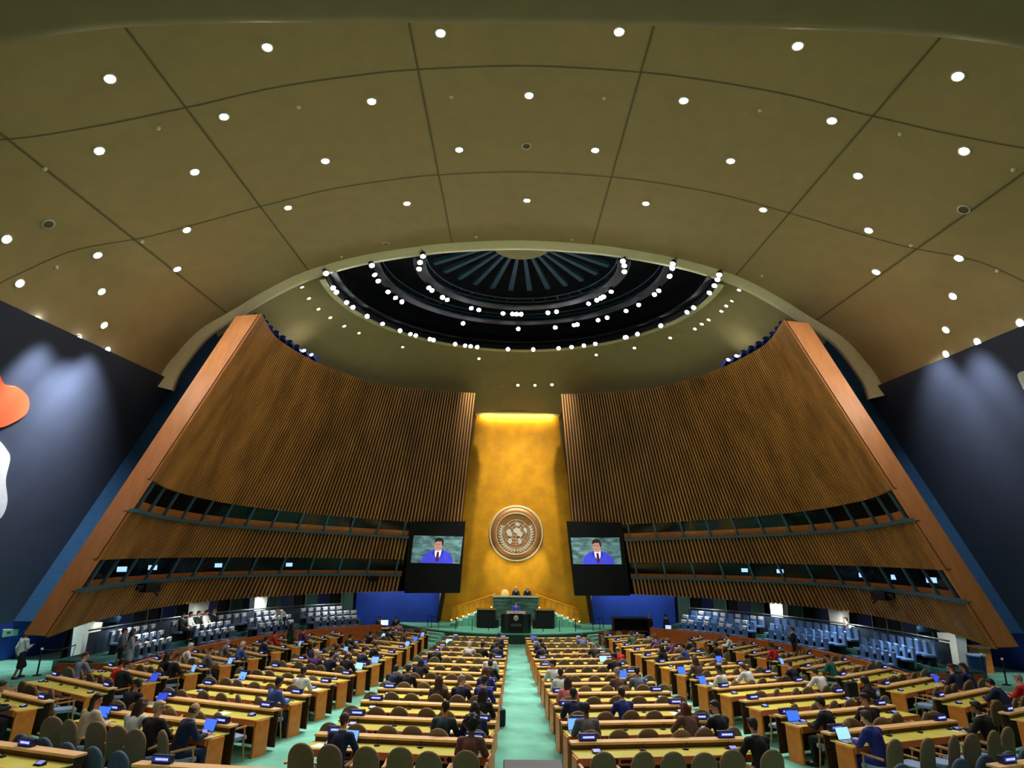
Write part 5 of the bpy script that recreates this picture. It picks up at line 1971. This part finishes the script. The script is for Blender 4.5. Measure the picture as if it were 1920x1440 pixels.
monitor(Vector((10.0, 40.95, .801)), -.2, 'pale lit monitor on the right staff desk', (170, 190, 230), .2)
# slanted notice board in front of the left gallery end
t = empty('notice_board', Matrix.Translation((-11.0, 41.0, 0)))
MB().tube([(0, .2, 0), (0, 0, 1.5)], .03, 6).build('post', M_dark, t)
m = MB(); m.hexa([(-.28, -.1, .75), (.28, -.1, .75), (.28, -.06, .75), (-.28, -.06, .75), (-.42, .1, 1.5), (.14, .1, 1.5), (.14, .14, 1.5), (-.42, .14, 1.5)]); m.build('board', mat('board_gold', (168, 120, 60), .5), t)
tag(t, 'slanted board on a post at the inner end of the left gallery', 'board')

# cable stands, bin, signs and posts at the side walls
def post_with_rope(name, lb, x, y, x2, y2):
    p = on_floor(x, y)
    t = empty(name, Matrix.Translation((p.x, p.y, floor_z(p.y))))
    m = MB(); m.lathe([(.001, .03), (.15, .025), (.17, 0)], n=20); m.build('base', M_dark, t)
    m = MB(); m.tube([(0, 0, .02), (0, 0, .98)], .03, 8); m.build('pole', M_dark, t)
    m = MB(); m.lathe([(.03, .95), (.05, .97), (.05, 1.02), (.001, 1.04)], n=14); m.build('cap', M_white, t)
    if x2:
        q = on_floor(x2, y2) - p
        m = MB(); m.tube([Vector((0, 0, .95)), q*.35 + Vector((0, 0, .80)), q*.7 + Vector((0, 0, .88)), q + Vector((0, 0, 1.05))], .025, 6); m.build('belt', M_black, t)
    tag(t, lb, 'barrier post')


post_with_rope('barrier_post', 'thin barrier post with black belt near the left fin', 69, 1267, 165, 1240)
post_with_rope('barrier_post', 'thin barrier post on the green floor at the far right', 1888, 1285, 0, 0)
post_with_rope('barrier_post', 'barrier post near the blue bin at the right wall', 1849, 1273, 0, 0)
p = on_floor(1812, 1270)
t = empty('waste_bin', Matrix.Translation((p.x + .8, p.y + .3, floor_z(p.y))))
m = MB(); m.lathe([(.001, .0), (.30, 0), (.36, .82), (.38, .84), (.36, .86), (.33, .84), (.3, .1)], n=24); m.build('body', mat('bin_blue', (34, 62, 140), .5), t, True)
m = MB(); m.lathe([(.36, .84), (.385, .86), (.385, .93), (.34, .95)], n=24); m.build('liner_rim', mat('bin_liner', (150, 180, 200), .5), t, True)
tag(t, 'blue round waste bin with pale liner beside the right column', 'bin')
t = empty('wooden_box', Matrix.Translation((p.x + 2.0, p.y + 1.6, floor_z(p.y + 1.6))))
MB().bbox(-.3, .3, -.3, .3, 0, 1.1, .02).build('body', M_wood, t)
MB().bbox(-.33, .33, -.33, .33, 1.1, 1.16, .01).build('lid', M_shelf, t)
tag(t, 'orange wooden box standing behind the blue bin', 'box')


def wall_sign(lb, quad, s, rgb, mark):
    P = [on_side(x, y, s, .08) for x, y in quad]
    t = empty('wall_sign', Matrix.Translation(P[0]))
    Mi = t.matrix_world.inverted()
    P = [Mi @ q for q in P]
    off = Vector((s*.05, .02, .02))
    m = MB(); m.hexa([P[3], P[2], P[2] + off, P[3] + off, P[0], P[1], P[1] + off, P[0] + off]); b = m.build('board', mat('sign_%d' % rgb[0], rgb, .5), t)
    a = P[0].lerp(P[1], .25).lerp(P[3].lerp(P[2], .25), .25); c_ = P[0].lerp(P[1], .5).lerp(P[3].lerp(P[2], .5), .25)
    d_ = P[0].lerp(P[1], .5).lerp(P[3].lerp(P[2], .5), .6); e_ = P[0].lerp(P[1], .25).lerp(P[3].lerp(P[2], .25), .6)
    o2 = -off*.3
    m = MB(); m.quad(a + o2, c_ + o2, d_ + o2, e_ + o2); m.build('picture_mark', mat('sign_mark', mark, .6), b)
    tag(t, lb, 'sign')


wall_sign('pale green rectangular sign on the blue wall at the far left', [(6, 1181), (35, 1180), (33, 1191), (4, 1195)], -1, (178, 208, 196), (40, 90, 80))
# broadcast cameras on brackets under the booth windows
for k, (s, u, w) in enumerate(((-1, .24, 'left wall, near the fin'), (-1, .80, 'left wall, near the screen'), (1, .26, 'right wall, near the fin'))):
    p = wallpt(u, W2B(u) - .015, s, -.35)
    t = empty('robotic_camera', Matrix.Translation(p) @ Matrix.Rotation(s*.5, 4, 'Z'))
    sc = 1.0 if k != 1 else .7
    MB().bbox(-.3*sc, .3*sc, -.45*sc, .25*sc, -.25*sc, .15*sc, .04).build('body', M_black, t)
    m = MB(); m.lathe([(.001, .75*sc), (.13*sc, .74*sc), (.15*sc, .4*sc)], n=16, M=Matrix.Rotation(PI/2, 3, 'X')); m.build('lens_hood', M_dark, t)
    MB().tube([(0, .1, -.2*sc), (0, .35, -.45*sc)], .05, 8).build('bracket', M_dark, t)
    tag(t, 'black camera mounted on the slats of the %s' % w, 'camera')
# rounded black top at the very bottom of the aisle
p = at_z(1000, 1436, 2.95)
t = empty('floor_console', Matrix.Translation((p.x, p.y, floor_z(p.y))))
MB().bbox(-.46, .46, -.4, .3, .0, .74, .06).build('body', M_black, t)
MB().bbox(-.50, .50, -.44, .34, .74, .80, .02).build('top', mat('console_top', (30, 24, 32), .6), t)
tag(t, 'rounded black console in the central aisle at the bottom edge', 'console')
# bags hung or set down by the near desks
for x, y, lb in ((935, 1335, 'black bag beside the aisle end of the left-centre desks'), (1597, 1300, 'dark screen case standing on a right-middle desk')):
    p = on_floor(x, y, .35 if x < 1000 else 0.86)
    t = empty('bag', Matrix.Translation((p.x, p.y, floor_z(p.y) + (0 if x < 1000 else .75))) @ Matrix.Rotation(.3, 4, 'Z'))
    MB().bbox(-.19, .19, -.08, .08, 0, .42, .04).build('body', mat('bag_dark', (22, 26, 34), .7), t)
    m = MB(); m.tube([(-.08, 0, .41), (-.07, 0, .5), (.07, 0, .5), (.08, 0, .41)], .012, 6); m.build('handle', M_black, t)
    tag(t, lb, 'bag')

# white papers lying on the desks
for k, (x, y, lb) in enumerate(((596, 1392, 'white papers beside the navy-suited man, nearest left-centre desk'), (1262, 1333, 'white papers at the right end of a right-centre desk'), (1812, 1373, 'white paper on the far end of a right-middle desk'), (376, 1347, 'white papers beside a laptop on a left-middle desk'), (300, 1317, 'white papers at the outer end of a left-middle desk'), (602, 1294, 'white papers at the aisle end of a left-middle desk'), (858, 1368, 'white papers on the second-nearest left-centre desk'))):
    p = on_floor(x, y, .745)
    best = min((d for d in DESKS if 'rear' not in d['block']), key=lambda d: max(0, abs((d['M'].inverted() @ p).x) - d['L']/2 + .3) + abs((d['M'].inverted() @ p).y + .4))
    q = best['M'].inverted() @ p
    lx = max(-best['L']/2 + .3, min(best['L']/2 - .3, q.x))
    t = empty('paper', best['M'] @ Matrix.Translation((lx, -.45, .7415)) @ Matrix.Rotation(.3*(k % 3 - 1), 4, 'Z'))
    for j in range(2):
        MB().box(-.105, .105, -.15, .15, .002*j, .002*j + .0015).build('sheet', M_white, t).matrix_local = Matrix.Translation((.14*j - .06, .02*j, .001)) @ Matrix.Rotation(.25*j, 4, 'Z')
    tag(t, lb, 'paper')

# ------------------------------------------------------------------ light
w = bpy.data.worlds.new('world')
SC.world = w
w.use_nodes = True
bg = w.node_tree.nodes['Background']
bg.inputs['Color'].default_value = (1.0, .96, .86, 1)
bg.inputs['Strength'].default_value = 0.22


def spot(name, p, target, power, angle, blend=.5, size=.15, color=(1, .97, .92)):
    l = bpy.data.lights.new(name, 'SPOT')
    l.energy = power
    l.spot_size = R(angle)
    l.spot_blend = blend
    l.shadow_soft_size = size
    l.color = color
    o = bpy.data.objects.new(name, l)
    COL.objects.link(o)
    o.location = p
    o.rotation_euler = (Vector(target) - Vector(p)).to_track_quat('-Z', 'Y').to_euler()
    return o


# lamps inside the dome rings, pointed at the floor of the hall
for nm, L, st in (('middle', RINGPTS['middle'], 2), ('inner', RINGPTS['inner'], 3)):
    for k, p in enumerate(L[::st]):
        tx = (k/(len(L[::st]) - 1) - .5)*13
        spot('spot_beam', p + Vector((0, 0, -.15)), (tx, 14 + (k % 4)*6.5, 1), 4600, 36, .8)
# beams on the gold wall
for p, tgt, e in (((-3.2, 36.3, 20.3), (-.8, 45, 9), 5200), ((3.2, 36.3, 20.3), (.8, 45, 9), 5200), ((0, 36.9, 20.3), (0, 45.2, 3.5), 1300)):
    spot('gold_wall_beam', p, tgt, e*1.25, 44, .9, .15, (1, .93, .78))
for x in (-1, 1):
    spot('gold_wall_pool', (x*2.9, 41.3, 7.9), on_gold(968 + 24*x, 1072), 1300, 34, 1.0, .08, (1, .94, .8))  # added spots beside the screens, no fittings, for the glow below the emblem
for s in (-1, 1):
    spot('stage_beam', (s*2.6, 34.2, 20.2), (s*3.4, 42.4, .6), 9000, 24, .9, .15)
# concealed cove strip above the gold wall
l = bpy.data.lights.new('cove_strip', 'AREA')
l.shape = 'RECTANGLE'
l.size, l.size_y = 5.6, .15
l.energy = 170
l.color = (1, .86, .55)
o = bpy.data.objects.new('cove_strip', l)
COL.objects.link(o)
o.location = (0, GY(15.9) - .35, 15.85)
o.rotation_euler = (R(35), 0, 0)
# wall washers on the side murals
for s, L in ((-1, ((120, 705), (30, 690), (80, 715))), (1, ((1800, 700), (1880, 700)))):
    for x, y in L:
        q = on_side(x, y, s, 0)
        src = Vector((q.x - s*2.2, q.y - .4, q.z + 1.6))
        tgt = on_side(x + s*8, y + 150, s, 0)
        spot('wall_washer', src, tgt, 5200 if s < 0 else 3000, 56, 1.0, .25, (.9, .95, 1))
# added spots without fittings, brightening the blue panels, fins and galleries
for s in (-1, 1):
    for k in range(3):
        spot('blue_panel_fill', (s*(6.6 + 1.9*k), 43.4, 4.1), (s*(6.6 + 1.9*k), 45.0, 1.6), 170, 110, .9, .15)
    spot('fin_beam', (s*7.2, 26.0, 19.8), (s*16.5, 23.0, 4.0), 900, 40, .9, .2)
    for k in range(4):
        a = R(6 + 14*k)
        spot('gallery_fill', (s*18.6*math.cos(a), 27 + 18.6*math.sin(a), 2.9), (s*19.6*math.cos(a), 27 + 19.6*math.sin(a), 1.0), 95, 150, .8, .1)  # added fill over the gallery back wall and seats, no lamps modelled
        spot('gallery_fill', (s*17.2*math.cos(a), 27 + 17.2*math.sin(a), 2.9), (s*17.3*math.cos(a), 27 + 17.3*math.sin(a), 0.5), 120, 155, .9, .1)

SC.cycles.max_bounces = 6
SC.cycles.adaptive_threshold = 0.03
SC.cycles.diffuse_bounces = 3
SC.cycles.glossy_bounces = 3
SC.cycles.caustics_reflective = False
SC.cycles.caustics_refractive = False
SC.view_settings.view_transform = 'Standard'
SC.view_settings.look = 'None'
SC.view_settings.gamma = 1.0
SC.view_settings.use_curve_mapping = False
SC.view_settings.exposure = 0.0

# every label must point at one thing: say where among its twins a thing stands when a label repeats
for lb, L in list(LABELS.items()):
    if len(L) > 1:
        L = sorted(L, key=lambda o: o.matrix_world.translation.x if o.parent is None else 0)
        print('DUPLABEL', lb, len(L))
        for k, o in enumerate(L):
            o['label'] = lb + ', %s from left' % ordw(k + 1)
for o in SC.objects:
    if o.parent is None and o.get('label'):
        n_ = len(o['label'].replace(',', ' ').split())
        if n_ > 16 or n_ < 4:
            print('LABELLEN', n_, o['label'])
